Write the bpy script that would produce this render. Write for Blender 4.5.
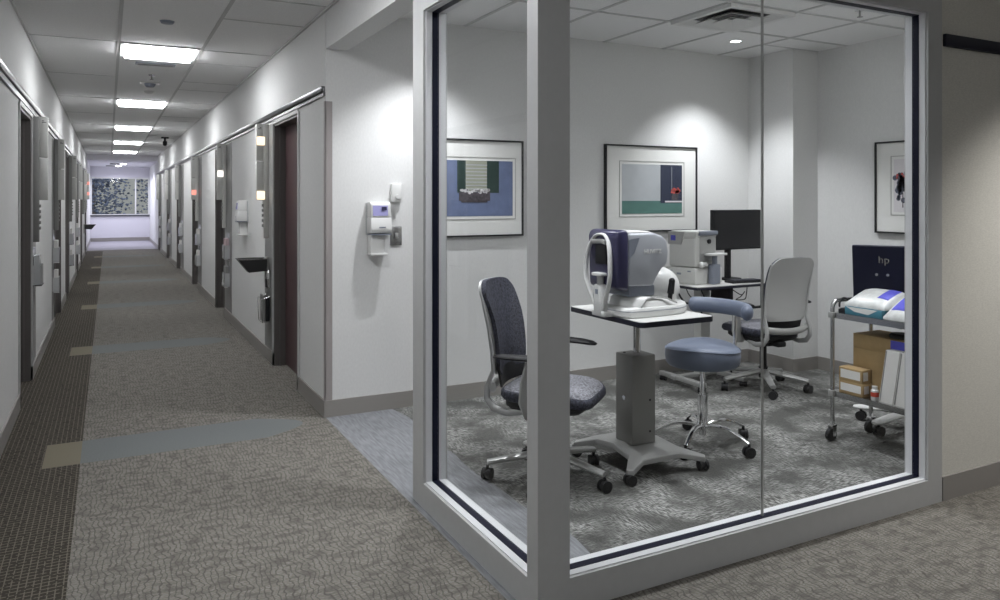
import bpy, bmesh, math, random
from math import pi, sin, cos, radians as R
from mathutils import Vector as V, Matrix as M4
random.seed(4)
S = bpy.context.scene
COL = S.collection
for o in list(bpy.data.objects): bpy.data.objects.remove(o)

# ------------------------------------------------------------------ camera, world, exposure
cam_d = bpy.data.cameras.new('camera'); cam = bpy.data.objects.new('camera', cam_d); COL.objects.link(cam)
cam.location = (0, 0, 1.45); cam.rotation_euler = (R(90), 0, R(-27.35))
cam_d.sensor_width = 36; cam_d.lens = 27.25; cam_d.shift_y = -0.101
cam_d.clip_start = .05; cam_d.clip_end = 200
S.camera = cam
S.view_settings.view_transform = 'Standard'; S.view_settings.look = 'None'
S.view_settings.gamma = 1; S.view_settings.use_curve_mapping = False
S.view_settings.exposure = 0.74
TROFFER = 19        # diffuser emission of the corridor troffers
SPOT = 66            # watts of each recessed downlight in the glazed room
w = bpy.data.worlds.new('sky'); S.world = w; w.use_nodes = True
w.node_tree.nodes['Background'].inputs[0].default_value = (.80, .86, 1, 1)
w.node_tree.nodes['Background'].inputs[1].default_value = 1.2
S.cycles.max_bounces = 8; S.cycles.diffuse_bounces = 5; S.cycles.transparent_max_bounces = 16
S.cycles.caustics_reflective = False; S.cycles.caustics_refractive = False
S.cycles.sample_clamp_indirect = 4

def lamp(name, kind, loc, power, color=(1, 1, 1), rot=(0, 0, 0), **kw):
    d = bpy.data.lights.new(name, kind); d.energy = power; d.color = color
    for k, v in kw.items(): setattr(d, k, v)
    o = bpy.data.objects.new(name, d); o.location = loc; o.rotation_euler = rot; COL.objects.link(o); return o

# ------------------------------------------------------------------ materials
def mat(name, col, rough=.6, metal=0, spec=.5, noise=0, nscale=40, bump=0, bscale=300, stretch=(1, 1, 1), emit=0, coat=0):
    m = bpy.data.materials.new(name); m.use_nodes = True; nt = m.node_tree; b = nt.nodes['Principled BSDF']
    b.inputs['Base Color'].default_value = (*col, 1); b.inputs['Roughness'].default_value = rough
    b.inputs['Metallic'].default_value = metal; b.inputs['Specular IOR Level'].default_value = spec
    b.inputs['Coat Weight'].default_value = coat
    if emit:
        b.inputs['Emission Color'].default_value = (*col, 1); b.inputs['Emission Strength'].default_value = emit
    if noise or bump:
        tc = nt.nodes.new('ShaderNodeTexCoord'); mp = nt.nodes.new('ShaderNodeMapping'); mp.inputs['Scale'].default_value = stretch
        nt.links.new(tc.outputs['Object'], mp.inputs[0])
        if noise:
            n = nt.nodes.new('ShaderNodeTexNoise'); n.inputs['Scale'].default_value = nscale; n.inputs['Detail'].default_value = 5
            nt.links.new(mp.outputs[0], n.inputs['Vector'])
            r = nt.nodes.new('ShaderNodeValToRGB'); r.color_ramp.elements[0].position = .3; r.color_ramp.elements[1].position = .7
            r.color_ramp.elements[0].color = (*[c * (1 - noise) for c in col], 1)
            r.color_ramp.elements[1].color = (*[min(1, c * (1 + noise)) for c in col], 1)
            nt.links.new(n.outputs[0], r.inputs[0]); nt.links.new(r.outputs[0], b.inputs['Base Color'])
        if bump:
            n2 = nt.nodes.new('ShaderNodeTexNoise'); n2.inputs['Scale'].default_value = bscale
            nt.links.new(mp.outputs[0], n2.inputs['Vector'])
            bp = nt.nodes.new('ShaderNodeBump'); bp.inputs['Strength'].default_value = bump; bp.inputs['Distance'].default_value = .003
            nt.links.new(n2.outputs[0], bp.inputs['Height']); nt.links.new(bp.outputs[0], b.inputs['Normal'])
    return m

G = lambda v: (v, v, v)
MT = dict(
    wall=mat('wall_vinyl', (.66, .66, .655), .75, noise=.035, nscale=90, bump=.25, bscale=260, stretch=(1, 1, .5)),
    paper=mat('textured_wallpaper', (.62, .605, .555), .8, noise=.09, nscale=70, bump=.6, bscale=180, stretch=(1, 1, 3)),
    strip=mat('grey_wall_strip', (.235, .235, .23), .5),
    guard=mat('taupe_guard', (.31, .285, .28), .5),
    base=mat('taupe_baseboard', (.265, .25, .235), .5),
    ceil=mat('ceiling_tile', (.80, .80, .80), .9, noise=.06, nscale=120, bump=.2, bscale=500),
    tbar=mat('ceiling_grid_bar', (.52, .52, .52), .8),
    bead=mat('pale_glazing_bead', (.66, .665, .68), .45),
    charcoal=mat('charcoal_plastic', (.035, .036, .038), .5),
    frame=mat('grey_metal_frame', (.47, .475, .475), .45, metal=.1, noise=.02, nscale=30),
    gasket=mat('navy_gasket', (.006, .007, .02), .5, spec=.2),
    track=mat('door_track_steel', (.13, .13, .135), .33, metal=1),
    dark=mat('dark_door_frame', (.125, .115, .11), .45),
    door=mat('dark_door', (.075, .042, .045), .4),
    band=mat('navy_band', (.010, .011, .022), .45),
    steel=mat('stainless_steel', (.50, .50, .50), .25, metal=1),
    chrome=mat('chrome', (.75, .75, .76), .08, metal=1),
    silver=mat('silver_plastic', (.40, .40, .39), .35, metal=.4),
    shell=mat('grey_chair_shell', (.46, .46, .455), .42, metal=.3),
    black=mat('black_plastic', (.011, .011, .013), .55, spec=.35),
    screen=mat('black_screen', (.008, .008, .011), .22),
    fabric=mat('blue_black_fabric', (.042, .044, .062), .9, noise=.8, nscale=85, bump=.5, bscale=500),
    seatfab=mat('grey_speckled_fabric', (.23, .23, .255), .9, noise=.6, nscale=95, bump=.5, bscale=500),
    vinyl=mat('blue_grey_vinyl', (.14, .165, .225), .42, bump=.1, bscale=300),
    pewter=mat('pewter_metal', (.25, .245, .235), .38, metal=.55),
    white=mat('white_plastic', (.66, .66, .65), .35),
    cream=mat('cream_plastic', (.58, .58, .56), .4),
    bodygrey=mat('blue_grey_casing', (.38, .395, .43), .35),
    purple=mat('deep_violet_casing', (.032, .030, .075), .3),
    grey=mat('mid_grey_plastic', (.22, .24, .29), .4),
    glassy=mat('clear_violet_window', (.36, .35, .62), .12),
    mount=mat('white_mount_board', (.70, .70, .68), .8),
    lam=mat('white_laminate', (.60, .60, .58), .35),
    card=mat('brown_cardboard', (.36, .25, .12), .8, noise=.05),
    label=mat('white_label', (.70, .69, .67), .6),
    bluelab=mat('blue_violet_print', (.09, .09, .50), .5),
    teal=mat('teal_print', (.06, .22, .30), .45),
    packet=mat('white_packet_film', (.62, .63, .62), .35, noise=.12, nscale=30),
    red=mat('red_print', (.50, .06, .03), .5),
    pink=mat('pink_leaflets', (.55, .42, .44), .6),
    clear=mat('pale_acrylic', (.50, .51, .52), .15),
    amber=mat('amber_flag_light', (1, .82, .60), .5, emit=.75),
    redlamp=mat('red_flag_light', (1, .33, .26), .5, emit=.6),
    palelamp=mat('pale_flag_light', (1, .95, .88), .5, emit=.8),
    lamp=mat('lit_lens', (1, 1, 1), .5, emit=8),
    ext=mat('pale_facade', (.30, .29, .25), .8, noise=.1),
    roof=mat('dark_roof', (.05, .05, .07), .8),
    bark=mat('bark', (.10, .08, .07), .9),
    leaf=mat('blue_grey_foliage', (.085, .10, .14), .9, noise=.9, nscale=3),
    lawn=mat('outdoor_ground', (.2, .22, .18), .9),
    sill=mat('dark_window_sill', (.03, .03, .04), .5),
    lobwall=mat('lobby_wall_paint', (.66, .65, .70), .7),
    # picture inks
    i_blue=mat('periwinkle_ink', (.12, .155, .27), .7, noise=.12, nscale=14), i_green=mat('shutter_green_ink', (.012, .034, .028), .7),
    i_cream=mat('blind_cream_ink', (.30, .31, .25), .7), i_dark=mat('basket_brown_ink', (.07, .06, .07), .8, noise=.5, nscale=60),
    i_white=mat('flower_white_ink', (.62, .60, .62), .7), i_sand=mat('plaster_grey_ink', (.40, .42, .44), .7, noise=.05, nscale=12),
    i_teal=mat('teal_ink', (.075, .17, .15), .7, noise=.12, nscale=12), i_navy=mat('navy_ink', (.018, .024, .05), .7),
    i_red=mat('geranium_red_ink', (.42, .07, .06), .7, noise=.5, nscale=70), i_multi=mat('bouquet_ink', (.10, .11, .15), .8, noise=.9, nscale=45),
)
MT['fill_lens'] = mat('fill_panel_diffuser', (.94, .965, 1), .6, emit=4.6)  # weaker emission for the unseen fill panels added to the ceiling
MT['lens'] = mat('troffer_diffuser', (.965, .98, 1), .6, emit=TROFFER)

def glass_mat():
    m = bpy.data.materials.new('clear_glass'); m.use_nodes = True; nt = m.node_tree; nt.nodes.clear()
    out = nt.nodes.new('ShaderNodeOutputMaterial'); mix = nt.nodes.new('ShaderNodeMixShader')
    t = nt.nodes.new('ShaderNodeBsdfTransparent'); g = nt.nodes.new('ShaderNodeBsdfGlossy'); lw = nt.nodes.new('ShaderNodeLayerWeight'); pw = nt.nodes.new('ShaderNodeMath'); f = nt.nodes.new('ShaderNodeMath')
    t.inputs[0].default_value = (.985, .99, .99, 1); g.inputs['Roughness'].default_value = 0.0; lw.inputs[0].default_value = .5
    pw.operation = 'POWER'; pw.inputs[1].default_value = 5; f.operation = 'MULTIPLY_ADD'; f.inputs[1].default_value = .45; f.inputs[2].default_value = .015
    nt.links.new(lw.outputs['Facing'], pw.inputs[0]); nt.links.new(pw.outputs[0], f.inputs[0])
    nt.links.new(f.outputs[0], mix.inputs[0]); nt.links.new(t.outputs[0], mix.inputs[1]); nt.links.new(g.outputs[0], mix.inputs[2])
    nt.links.new(mix.outputs[0], out.inputs[0]); return m
MT['glass'] = glass_mat()

class NT:
    """small helper for node maths on object coordinates"""
    def __init__(s, name, rough):
        s.m = bpy.data.materials.new(name); s.m.use_nodes = True; s.t = s.m.node_tree; s.b = s.t.nodes['Principled BSDF']
        s.b.inputs['Roughness'].default_value = rough; s.b.inputs['Specular IOR Level'].default_value = .15
        s.tc = s.t.nodes.new('ShaderNodeTexCoord'); s.sep = s.t.nodes.new('ShaderNodeSeparateXYZ'); s.l(s.tc.outputs['Object'], s.sep.inputs[0])
        s.x, s.y = s.sep.outputs[0], s.sep.outputs[1]
    def l(s, a, b): s.t.links.new(a, b)
    def math(s, op, a, b=None, c=None):
        n = s.t.nodes.new('ShaderNodeMath'); n.operation = op
        for i, v in enumerate((a, b, c)):
            if v is None: continue
            if isinstance(v, (int, float)): n.inputs[i].default_value = v
            else: s.l(v, n.inputs[i])
        return n.outputs[0]
    def between(s, v, lo, hi): return s.math('MULTIPLY', s.math('GREATER_THAN', v, lo), s.math('LESS_THAN', v, hi))
    def mix(s, f, a, b):
        n = s.t.nodes.new('ShaderNodeMix'); n.data_type = 'RGBA'
        for i, v in ((0, f), (6, a), (7, b)):
            if isinstance(v, tuple): n.inputs[i].default_value = (*v, 1)
            elif isinstance(v, (int, float)): n.inputs[i].default_value = v
            else: s.l(v, n.inputs[i])
        return n.outputs[2]
    def vec(s, sx, sy, sz=1):
        mp = s.t.nodes.new('ShaderNodeMapping'); mp.inputs['Scale'].default_value = (sx, sy, sz); s.l(s.tc.outputs['Object'], mp.inputs[0]); return mp.outputs[0]
    def noise(s, vec, scale, detail=3, dist=0):
        n = s.t.nodes.new('ShaderNodeTexNoise'); n.inputs['Scale'].default_value = scale; n.inputs['Detail'].default_value = detail
        n.inputs['Distortion'].default_value = dist; s.l(vec, n.inputs['Vector']); return n.outputs[0]
    def ramp(s, v, p0, p1, c0, c1):
        r = s.t.nodes.new('ShaderNodeValToRGB'); r.color_ramp.elements[0].position = p0; r.color_ramp.elements[1].position = p1
        r.color_ramp.elements[0].color = (*c0, 1); r.color_ramp.elements[1].color = (*c1, 1); s.l(v, r.inputs[0]); return r.outputs[0]
    def warp(s, vec, scale, amt):
        n = s.t.nodes.new('ShaderNodeTexNoise'); n.inputs['Scale'].default_value = scale; s.l(vec, n.inputs['Vector'])
        a = s.t.nodes.new('ShaderNodeVectorMath'); a.operation = 'SCALE'; s.l(n.outputs['Color'], a.inputs[0]); a.inputs['Scale'].default_value = amt
        b = s.t.nodes.new('ShaderNodeVectorMath'); b.operation = 'ADD'; s.l(vec, b.inputs[0]); s.l(a.outputs[0], b.inputs[1]); return b.outputs[0]

def corridor_carpet():
    n = NT('corridor_carpet', .95)
    # crackled taupe field: wavy cords that run along the corridor, each cut into short bars
    wv = n.warp(n.warp(n.vec(1, 1), 3.2, .10), 17, .055)
    wsep = n.t.nodes.new('ShaderNodeSeparateXYZ'); n.l(wv, wsep.inputs[0]); wx, wy = wsep.outputs[0], wsep.outputs[1]
    cell = n.math('FLOOR', n.math('MULTIPLY', wx, 44)); fx = n.math('FRACT', n.math('MULTIPLY', wx, 44))
    cx_ = n.math('SUBTRACT', 1, n.math('ABSOLUTE', n.math('SUBTRACT', n.math('MULTIPLY', fx, 2), 1)))       # 0 at the cord edge, 1 in its middle
    ph = n.math('MULTIPLY', n.math('SINE', n.math('MULTIPLY', cell, 12.9898)), 43.7)
    fy = n.math('FRACT', n.math('ADD', n.math('MULTIPLY', wy, 84), ph))
    cy_ = n.math('SUBTRACT', 1, n.math('ABSOLUTE', n.math('SUBTRACT', n.math('MULTIPLY', fy, 2), 1)))
    k1 = n.ramp(cx_, .02, .34, G(0), G(1)); k2 = n.ramp(cy_, .05, .55, G(.5), G(1))
    brk = n.ramp(n.noise(n.vec(14, 26), 1, 4), .34, .56, G(.30), G(1))
    mulv = n.math('MULTIPLY', n.math('MULTIPLY', k1, k2), brk)
    tone = n.ramp(n.noise(n.vec(1, 1), 90, 3), .3, .7, (.185, .168, .143), (.25, .241, .222))
    field = n.mix(mulv, (.088, .082, .072), tone)
    # dark woven border
    gx = n.math('PINGPONG', n.x, .0125); gy = n.math('PINGPONG', n.y, .014)
    g = n.math('MAXIMUM', n.math('LESS_THAN', gx, .0022), n.math('LESS_THAN', gy, .003))
    g2 = n.math('MULTIPLY', g, n.math('GREATER_THAN', n.noise(n.vec(1, 1), 60, 2), .42))
    border = n.mix(g2, (.040, .035, .028), (.135, .12, .098))
    # plain inlaid bars across the corridor, every 3.3 m
    m = n.math('MODULO', n.math('SUBTRACT', n.y, 4.74 - 3.3 * 4), 3.3)
    inl = n.math('MULTIPLY', n.math('LESS_THAN', m, .44), n.between(n.y, 4.2, 22))
    isb = n.math('LESS_THAN', n.x, -.138)
    arc = n.math('ADD', .86, n.math('MULTIPLY', .26, n.math('SINE', n.math('MULTIPLY', m, pi / .44))))
    right = n.math('MULTIPLY', inl, n.math('MULTIPLY', n.math('GREATER_THAN', n.x, -.138), n.math('LESS_THAN', n.x, arc)))
    left = n.math('MULTIPLY', inl, n.between(n.x, -.32, -.138))
    fore = n.math('MULTIPLY', isb, n.math('LESS_THAN', n.y, 23.8))
    fleck = n.ramp(n.noise(n.vec(1, 1), 120, 3), .35, .65, (.135, .144, .143), (.17, .182, .181))
    c = n.mix(right, field, fleck); c = n.mix(fore, c, border); c = n.mix(left, c, (.175, .158, .118))
    c = n.mix(n.math('GREATER_THAN', n.y, 24.2), c, (.34, .33, .36))
    n.l(c, n.b.inputs['Base Color'])
    bp = n.t.nodes.new('ShaderNodeBump'); bp.inputs['Strength'].default_value = .5; bp.inputs['Distance'].default_value = .004
    n.l(n.noise(n.vec(1, 1), 200, 2), bp.inputs['Height']); n.l(bp.outputs[0], n.b.inputs['Normal']); return n.m
def room_carpet():
    n = NT('room_carpet', .95)
    a = n.noise(n.vec(24, 150), 1, 7, 0); b = n.noise(n.vec(150, 24), 1, 7, 0)
    sel = n.ramp(n.noise(n.vec(2.6, 2.6), 1, 2), .40, .60, G(0), G(1))
    streak = n.mix(sel, n.ramp(a, .45, .58, G(0), G(1)), n.ramp(b, .45, .58, G(0), G(1)))
    big = n.ramp(n.noise(n.vec(4, 4), 1, 5), .40, .60, G(.08), G(1))
    mul = n.t.nodes.new('ShaderNodeMix'); mul.data_type = 'RGBA'; mul.blend_type = 'MULTIPLY'; mul.inputs[0].default_value = 1
    n.l(streak, mul.inputs[6]); n.l(big, mul.inputs[7])
    f = n.math('ADD', n.math('MULTIPLY', mul.outputs[2], .78), n.math('MULTIPLY', n.noise(n.vec(1, 1), 110, 3), .26))
    c = n.mix(f, (.030, .030, .027), (.41, .41, .395))
    pale = n.ramp(n.noise(n.vec(90, 9), 1, 5, 0), .3, .7, (.17, .175, .187), (.27, .277, .292))
    c = n.mix(n.math('LESS_THAN', n.math('ADD', n.x, n.math('MULTIPLY', .25, n.noise(n.vec(4, 1.2), 1, 2))), 1.86), c, pale)
    n.l(c, n.b.inputs['Base Color'])
    bp = n.t.nodes.new('ShaderNodeBump'); bp.inputs['Strength'].default_value = .5; bp.inputs['Distance'].default_value = .004
    n.l(n.noise(n.vec(1, 1), 220, 2), bp.inputs['Height']); n.l(bp.outputs[0], n.b.inputs['Normal']); return n.m
MT['carpet'] = corridor_carpet(); MT['roomcarpet'] = room_carpet()

# ------------------------------------------------------------------ mesh building
class MB:
    def __init__(s): s.bm = bmesh.new()
    def _add(s, tmp):
        me = bpy.data.meshes.new('t'); tmp.to_mesh(me); tmp.free(); s.bm.from_mesh(me); bpy.data.meshes.remove(me)
    def box(s, x0, x1, y0, y1, z0, z1, bev=0, seg=2, mtx=None):
        t = bmesh.new(); bmesh.ops.create_cube(t, size=1)
        for v in t.verts: v.co = V(((x0 + x1) / 2 + v.co.x * (x1 - x0), (y0 + y1) / 2 + v.co.y * (y1 - y0), (z0 + z1) / 2 + v.co.z * (z1 - z0)))
        if bev: bmesh.ops.bevel(t, geom=t.edges[:], offset=bev, segments=seg, affect='EDGES', profile=.5)
        if mtx: bmesh.ops.transform(t, matrix=mtx, verts=t.verts)
        s._add(t); return s
    def cyl(s, p0, p1, r0, r1=None, seg=20):
        r1 = r0 if r1 is None else r1; p0, p1 = V(p0), V(p1); d = p1 - p0
        t = bmesh.new(); bmesh.ops.create_cone(t, cap_ends=True, segments=seg, radius1=r0, radius2=r1, depth=d.length)
        bmesh.ops.transform(t, matrix=M4.Translation((p0 + p1) / 2) @ d.to_track_quat('Z', 'Y').to_matrix().to_4x4(), verts=t.verts)
        s._add(t); return s
    def tube(s, pts, r, seg=10, closed=False, up=None, flat=1, rad=None):
        pts = [V(p) for p in pts]; n = len(pts); t = bmesh.new(); rings = []; prev = None
        for i, p in enumerate(pts):
            a = pts[(i - 1) % n] if (closed or i > 0) else p; b = pts[(i + 1) % n] if (closed or i < n - 1) else p
            d = (b - a).normalized(); u = V(up) if up else (prev or V((0, 0, 1)))
            if abs(d.dot(u)) > .98: u = V((1, 0, 0)) if abs(d.x) < .9 else V((0, 1, 0))
            sd = d.cross(u).normalized(); uu = sd.cross(d).normalized(); prev = uu
            rr = rad[i] if rad else r
            rings.append([t.verts.new(p + sd * cos(2 * pi * k / seg) * rr + uu * sin(2 * pi * k / seg) * rr * flat) for k in range(seg)])
        for i in range(n if closed else n - 1):
            A, B = rings[i], rings[(i + 1) % n]
            for k in range(seg): t.faces.new((A[k], A[(k + 1) % seg], B[(k + 1) % seg], B[k]))
        if not closed: t.faces.new(rings[0][::-1]); t.faces.new(rings[-1])
        bmesh.ops.recalc_face_normals(t, faces=t.faces); s._add(t); return s
    def lathe(s, prof, c=(0, 0), seg=32, cap=True):
        t = bmesh.new(); rings = []
        for r, z in prof:
            rings.append([t.verts.new((c[0] + max(r, 1e-4) * cos(2 * pi * k / seg), c[1] + max(r, 1e-4) * sin(2 * pi * k / seg), z)) for k in range(seg)])
        for A, B in zip(rings, rings[1:]):
            for k in range(seg): t.faces.new((A[k], A[(k + 1) % seg], B[(k + 1) % seg], B[k]))
        if cap: t.faces.new(rings[0][::-1]); t.faces.new(rings[-1])
        bmesh.ops.recalc_face_normals(t, faces=t.faces); s._add(t); return s
    def prism(s, poly, a, b, axis='y', bev=0, seg=2, mtx=None):
        """poly in the plane across axis; (x,z) for y, (y,z) for x, (x,y) for z"""
        t = bmesh.new()
        f = {'y': lambda p, q: (p[0], q, p[1]), 'x': lambda p, q: (q, p[0], p[1]), 'z': lambda p, q: (p[0], p[1], q)}[axis]
        A = [t.verts.new(f(p, a)) for p in poly]; B = [t.verts.new(f(p, b)) for p in poly]; n = len(poly)
        t.faces.new(A); t.faces.new(B[::-1])
        for i in range(n): t.faces.new((A[i], A[(i + 1) % n], B[(i + 1) % n], B[i]))
        bmesh.ops.recalc_face_normals(t, faces=t.faces)
        if bev: bmesh.ops.bevel(t, geom=t.edges[:], offset=bev, segments=seg, affect='EDGES', profile=.5)
        if mtx: bmesh.ops.transform(t, matrix=mtx, verts=t.verts)
        s._add(t); return s
    def grid(s, fn, nu, nv, thick=0, normal=None):
        """sheet from fn(u,v) with thickness along -normal"""
        t = bmesh.new()
        P = [[V(fn(i / nu, j / nv)) for j in range(nv + 1)] for i in range(nu + 1)]
        A = [[t.verts.new(p) for p in row] for row in P]
        for i in range(nu):
            for j in range(nv): t.faces.new((A[i][j], A[i + 1][j], A[i + 1][j + 1], A[i][j + 1]))
        if thick:
            nn = V(normal)
            B = [[t.verts.new(p - nn * thick) for p in row] for row in P]
            for i in range(nu):
                for j in range(nv): t.faces.new((B[i][j + 1], B[i + 1][j + 1], B[i + 1][j], B[i][j]))
            for i in range(nu):
                t.faces.new((A[i][0], B[i][0], B[i + 1][0], A[i + 1][0])); t.faces.new((A[i + 1][nv], B[i + 1][nv], B[i][nv], A[i][nv]))
            for j in range(nv):
                t.faces.new((A[0][j + 1], B[0][j + 1], B[0][j], A[0][j])); t.faces.new((A[nu][j], B[nu][j], B[nu][j + 1], A[nu][j + 1]))
        bmesh.ops.recalc_face_normals(t, faces=t.faces); s._add(t); return s
    def ball(s, c, r, seg=16, sc=(1, 1, 1)):
        t = bmesh.new(); bmesh.ops.create_uvsphere(t, u_segments=seg, v_segments=seg // 2 + 2, radius=r)
        bmesh.ops.transform(t, matrix=M4.Translation(V(c)) @ M4.Diagonal((*sc, 1)), verts=t.verts); s._add(t); return s
    def xf(s, m): bmesh.ops.transform(s.bm, matrix=m, verts=s.bm.verts); return s
    def build(s, name, m, parent=None, ang=38, sub=0):
        for f in s.bm.faces: f.smooth = True
        for e in s.bm.edges:
            if len(e.link_faces) == 2 and e.calc_face_angle(0) > R(ang): e.smooth = False
        me = bpy.data.meshes.new(name); s.bm.to_mesh(me); s.bm.free()
        me.materials.append(MT[m] if isinstance(m, str) else m)
        o = bpy.data.objects.new(name, me); COL.objects.link(o)
        if parent: o.parent = parent
        if sub: md = o.modifiers.new('s', 'SUBSURF'); md.levels = md.render_levels = sub
        return o
B = lambda *a, **k: MB().box(*a, **k)
def tag(o, label, cat, group=None):
    o['label'] = label; o['category'] = cat
    if group: o['group'] = group
    return o
def thing(name, label, cat, loc=(0, 0, 0), rz=0, group=None):
    o = bpy.data.objects.new(name, None); o.empty_display_size = .1; COL.objects.link(o); o.location = loc; o.rotation_euler = (0, 0, rz)
    return tag(o, label, cat, group)
def struct(o, label=None):
    o['kind'] = 'structure'
    if label: o['label'] = label
    return o
def dup(root, loc, rz, label):
    r = root.copy(); COL.objects.link(r); r.location = loc; r.rotation_euler = (0, 0, rz); r['label'] = label
    for ch in list(root.children):
        c = ch.copy(); COL.objects.link(c); c.parent = r
        for g in ch.children:
            d = g.copy(); COL.objects.link(d); d.parent = c
    return r
def text(body, size, m, parent, loc, rot, name='lettering', ext=.001, bold=0):
    cu = bpy.data.curves.new('t', 'FONT'); cu.body = body; cu.size = size; cu.extrude = ext; cu.offset = bold; cu.align_x = 'CENTER'; cu.align_y = 'CENTER'
    o = bpy.data.objects.new('t', cu); COL.objects.link(o); bpy.context.view_layer.update()
    me = bpy.data.meshes.new_from_object(o.evaluated_get(bpy.context.evaluated_depsgraph_get())); bpy.data.objects.remove(o)
    me.name = name; me.materials.clear(); me.materials.append(MT[m])
    q = bpy.data.objects.new(name, me); COL.objects.link(q); q.parent = parent; q.location = loc; q.rotation_euler = rot; return q

# ------------------------------------------------------------------ shell
XL, XR, ZC = -.55, 1.28, 2.71          # corridor walls, ceiling height
YE, XW, YF = 5.0, 5.383, 2.26          # end wall, room's right wall, wall facing the foreground
YB, YLOB = -3.0, 24.3                  # behind the camera, start of the lobby
YFAR = 29.2
RD = [(5.79, 6.76, 6.76, 7.17), (9.9, 10.72, 9.28, 9.9), (13.07, 13.85, 12.5, 13.07), (16.35, 17.15, 15.7, 16.35), (19.4, 20.25, 18.75, 19.4), (22.9, 23.7, 22.3, 22.9)]
LD = [(6.15, 7.09, 7.09, 7.5), (10.0, 11.15, 9.6, 10.0), (12.55, 13.35, 13.35, 13.8), (16.6, 17.4, 16.15, 16.6), (19.0, 19.8, 19.8, 20.2), (22.6, 23.4, 22.2, 22.6)]
HD = 2.10
fl = struct(B(XL - .2, XR, YB, YFAR + .2, -.05, 0).box(XR, XR + .2, YE + .1, YFAR + .2, -.05, 0).box(XR, 8.2, YB, YF + .06, -.05, 0).build('floor', 'carpet'), 'corridor carpet, taupe crackle pattern with dark left border')
struct(B(XR, XW + .1, YF + .06, YE + .1, -.05, 0).build('floor', 'roomcarpet'), 'streaked grey carpet of the glazed room')
struct(B(XL - .2, XR, YB, YLOB, ZC, ZC + .05).box(XR, 8.2, YB, YE, ZC, ZC + .05).build('ceiling', 'ceil'))
struct(B(XL - .5, XR + .5, YLOB, YFAR + .2, 2.56, 2.61).build('ceiling', 'lobwall'), 'lower lobby ceiling')
def wall_side(name, x0, x1, doors, ys, ye):
    m = MB(); y = ys
    for a, b, *_ in doors:
        m.box(x0, x1, y, a, 0, ZC); m.box(x0, x1, a, b, HD, ZC); y = b
    m.box(x0, x1, y, ye, 0, ZC); return struct(m.build(name, 'wall'))
wall_side('wall_right', XR, XR + .14, RD, YE, YFAR)
wall_side('wall_left', XL - .14, XL, LD, YB, YFAR)
struct(B(XR + .14, XW + .1, YE, YE + .12, 0, ZC).build('wall_end', 'wall'), 'wall that carries the pictures and the hand sanitizer')
struct(B(XW, XW + .12, YF, YE, 0, ZC).build('wall_room_right', 'wall'))
struct(B(5.09, XW, 4.5, YE, 0, ZC).build('trim_1', 'wall'), 'boxed column in the corner of the glazed room')
struct(B(3.555, 8.1, YF, YF + .12, 0, ZC).build('wall_front', 'paper'), 'pale textured wallpaper wall beside the glazing')
struct(B(8.1, 8.2, YB, YF + .12, 0, ZC).build('wall_far_right', 'wall'))
struct(B(XL - .14, 8.2, YB - .1, YB, 0, ZC).build('wall_back', 'wall'))
struct(B(XR + .005, XR + .15, YF, YE, 2.45, ZC).box(XR + .15, 3.56, YF, YF + .12, 2.45, ZC).build('trim_2', 'wall'), 'header beam over the opening and the glazing')
# lobby end: header, window wall with a wide opening
struct(B(XL, XR, YLOB - .06, YLOB, 2.56, ZC).build('trim_3', 'lobwall'), 'ceiling step where the corridor meets the lobby')
struct(B(XL - .14, XR + .14, YFAR, YFAR + .15, 0, .88).box(XL - .14, XR + .14, YFAR, YFAR + .15, 2.2, 2.6).build('wall_lobby', 'lobwall'))
wn = struct(B(XL, XR, YFAR + .02, YFAR + .08, .88, .93).box(XL, XR, YFAR + .02, YFAR + .08, 2.15, 2.2).box(XL, XL + .05, YFAR + .02, YFAR + .08, .93, 2.15)
            .box(XR - .05, XR, YFAR + .02, YFAR + .08, .93, 2.15).box(.82, .86, YFAR + .02, YFAR + .08, .93, 2.15).build('window_1', 'white'), 'wide window at the far end of the corridor')
B(XL + .05, XR - .05, YFAR + .045, YFAR + .051, .93, 2.15).build('pane', 'glass', wn)
B(XL, XR, YFAR - .06, YFAR + .02, .86, .90).build('window_sill', 'sill', wn)
# baseboards
def bb(name, m, lab=None): return struct(m.build(name, 'base'), lab)
def side_base(x0, x1, doors, ys, ye):
    m = MB(); y = ys
    for a, b, *_ in doors: m.box(x0, x1, y, a, 0, .11); y = b
    return m.box(x0, x1, y, ye, 0, .11)
bb('baseboard_right', side_base(XR - .012, XR, RD, YE - .012, YFAR)); bb('baseboard_left', side_base(XL, XL + .012, LD, YB, YFAR))
bb('baseboard_end', B(XR, 5.09, YE - .012, YE, 0, .11)); bb('baseboard_room_right', B(XW - .012, XW, YF + .12, 4.488, 0, .11).box(5.078, XW, 4.488, 4.5, 0, .11).box(5.078, 5.09, 4.5, YE - .012, 0, .11))
bb('baseboard_front', B(3.555, 8.1, YF - .012, YF, 0, .115)); bb('baseboard_lobby', B(XL, XR, YFAR - .012, YFAR, 0, .12))
struct(B(XR - .004, XR + .045, YE - .006, YE, .11, 2.10).box(XR - .006, XR, YE - .006, YE + .02, .11, 2.10).build('trim_4', 'guard'), 'taupe corner guard')
struct(B(3.57, 8.1, YF - .018, YF, 2.185, 2.245, bev=.003).build('trim_5', 'band'), 'dark band high on the wallpaper wall')
# sliding-door tracks
struct(B(XR - .03, XR, YE, YLOB, 2.16, 2.20, bev=.006).box(XR - .015, XR, YE, YLOB, 2.135, 2.16).build('trim_6', 'track'), 'steel sliding-door track, right')
struct(B(XL, XL + .03, YB, YLOB, 2.17, 2.215, bev=.006).box(XL, XL + .015, YB, YLOB, 2.135, 2.17).build('trim_7', 'track'), 'steel sliding-door track, left')
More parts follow.
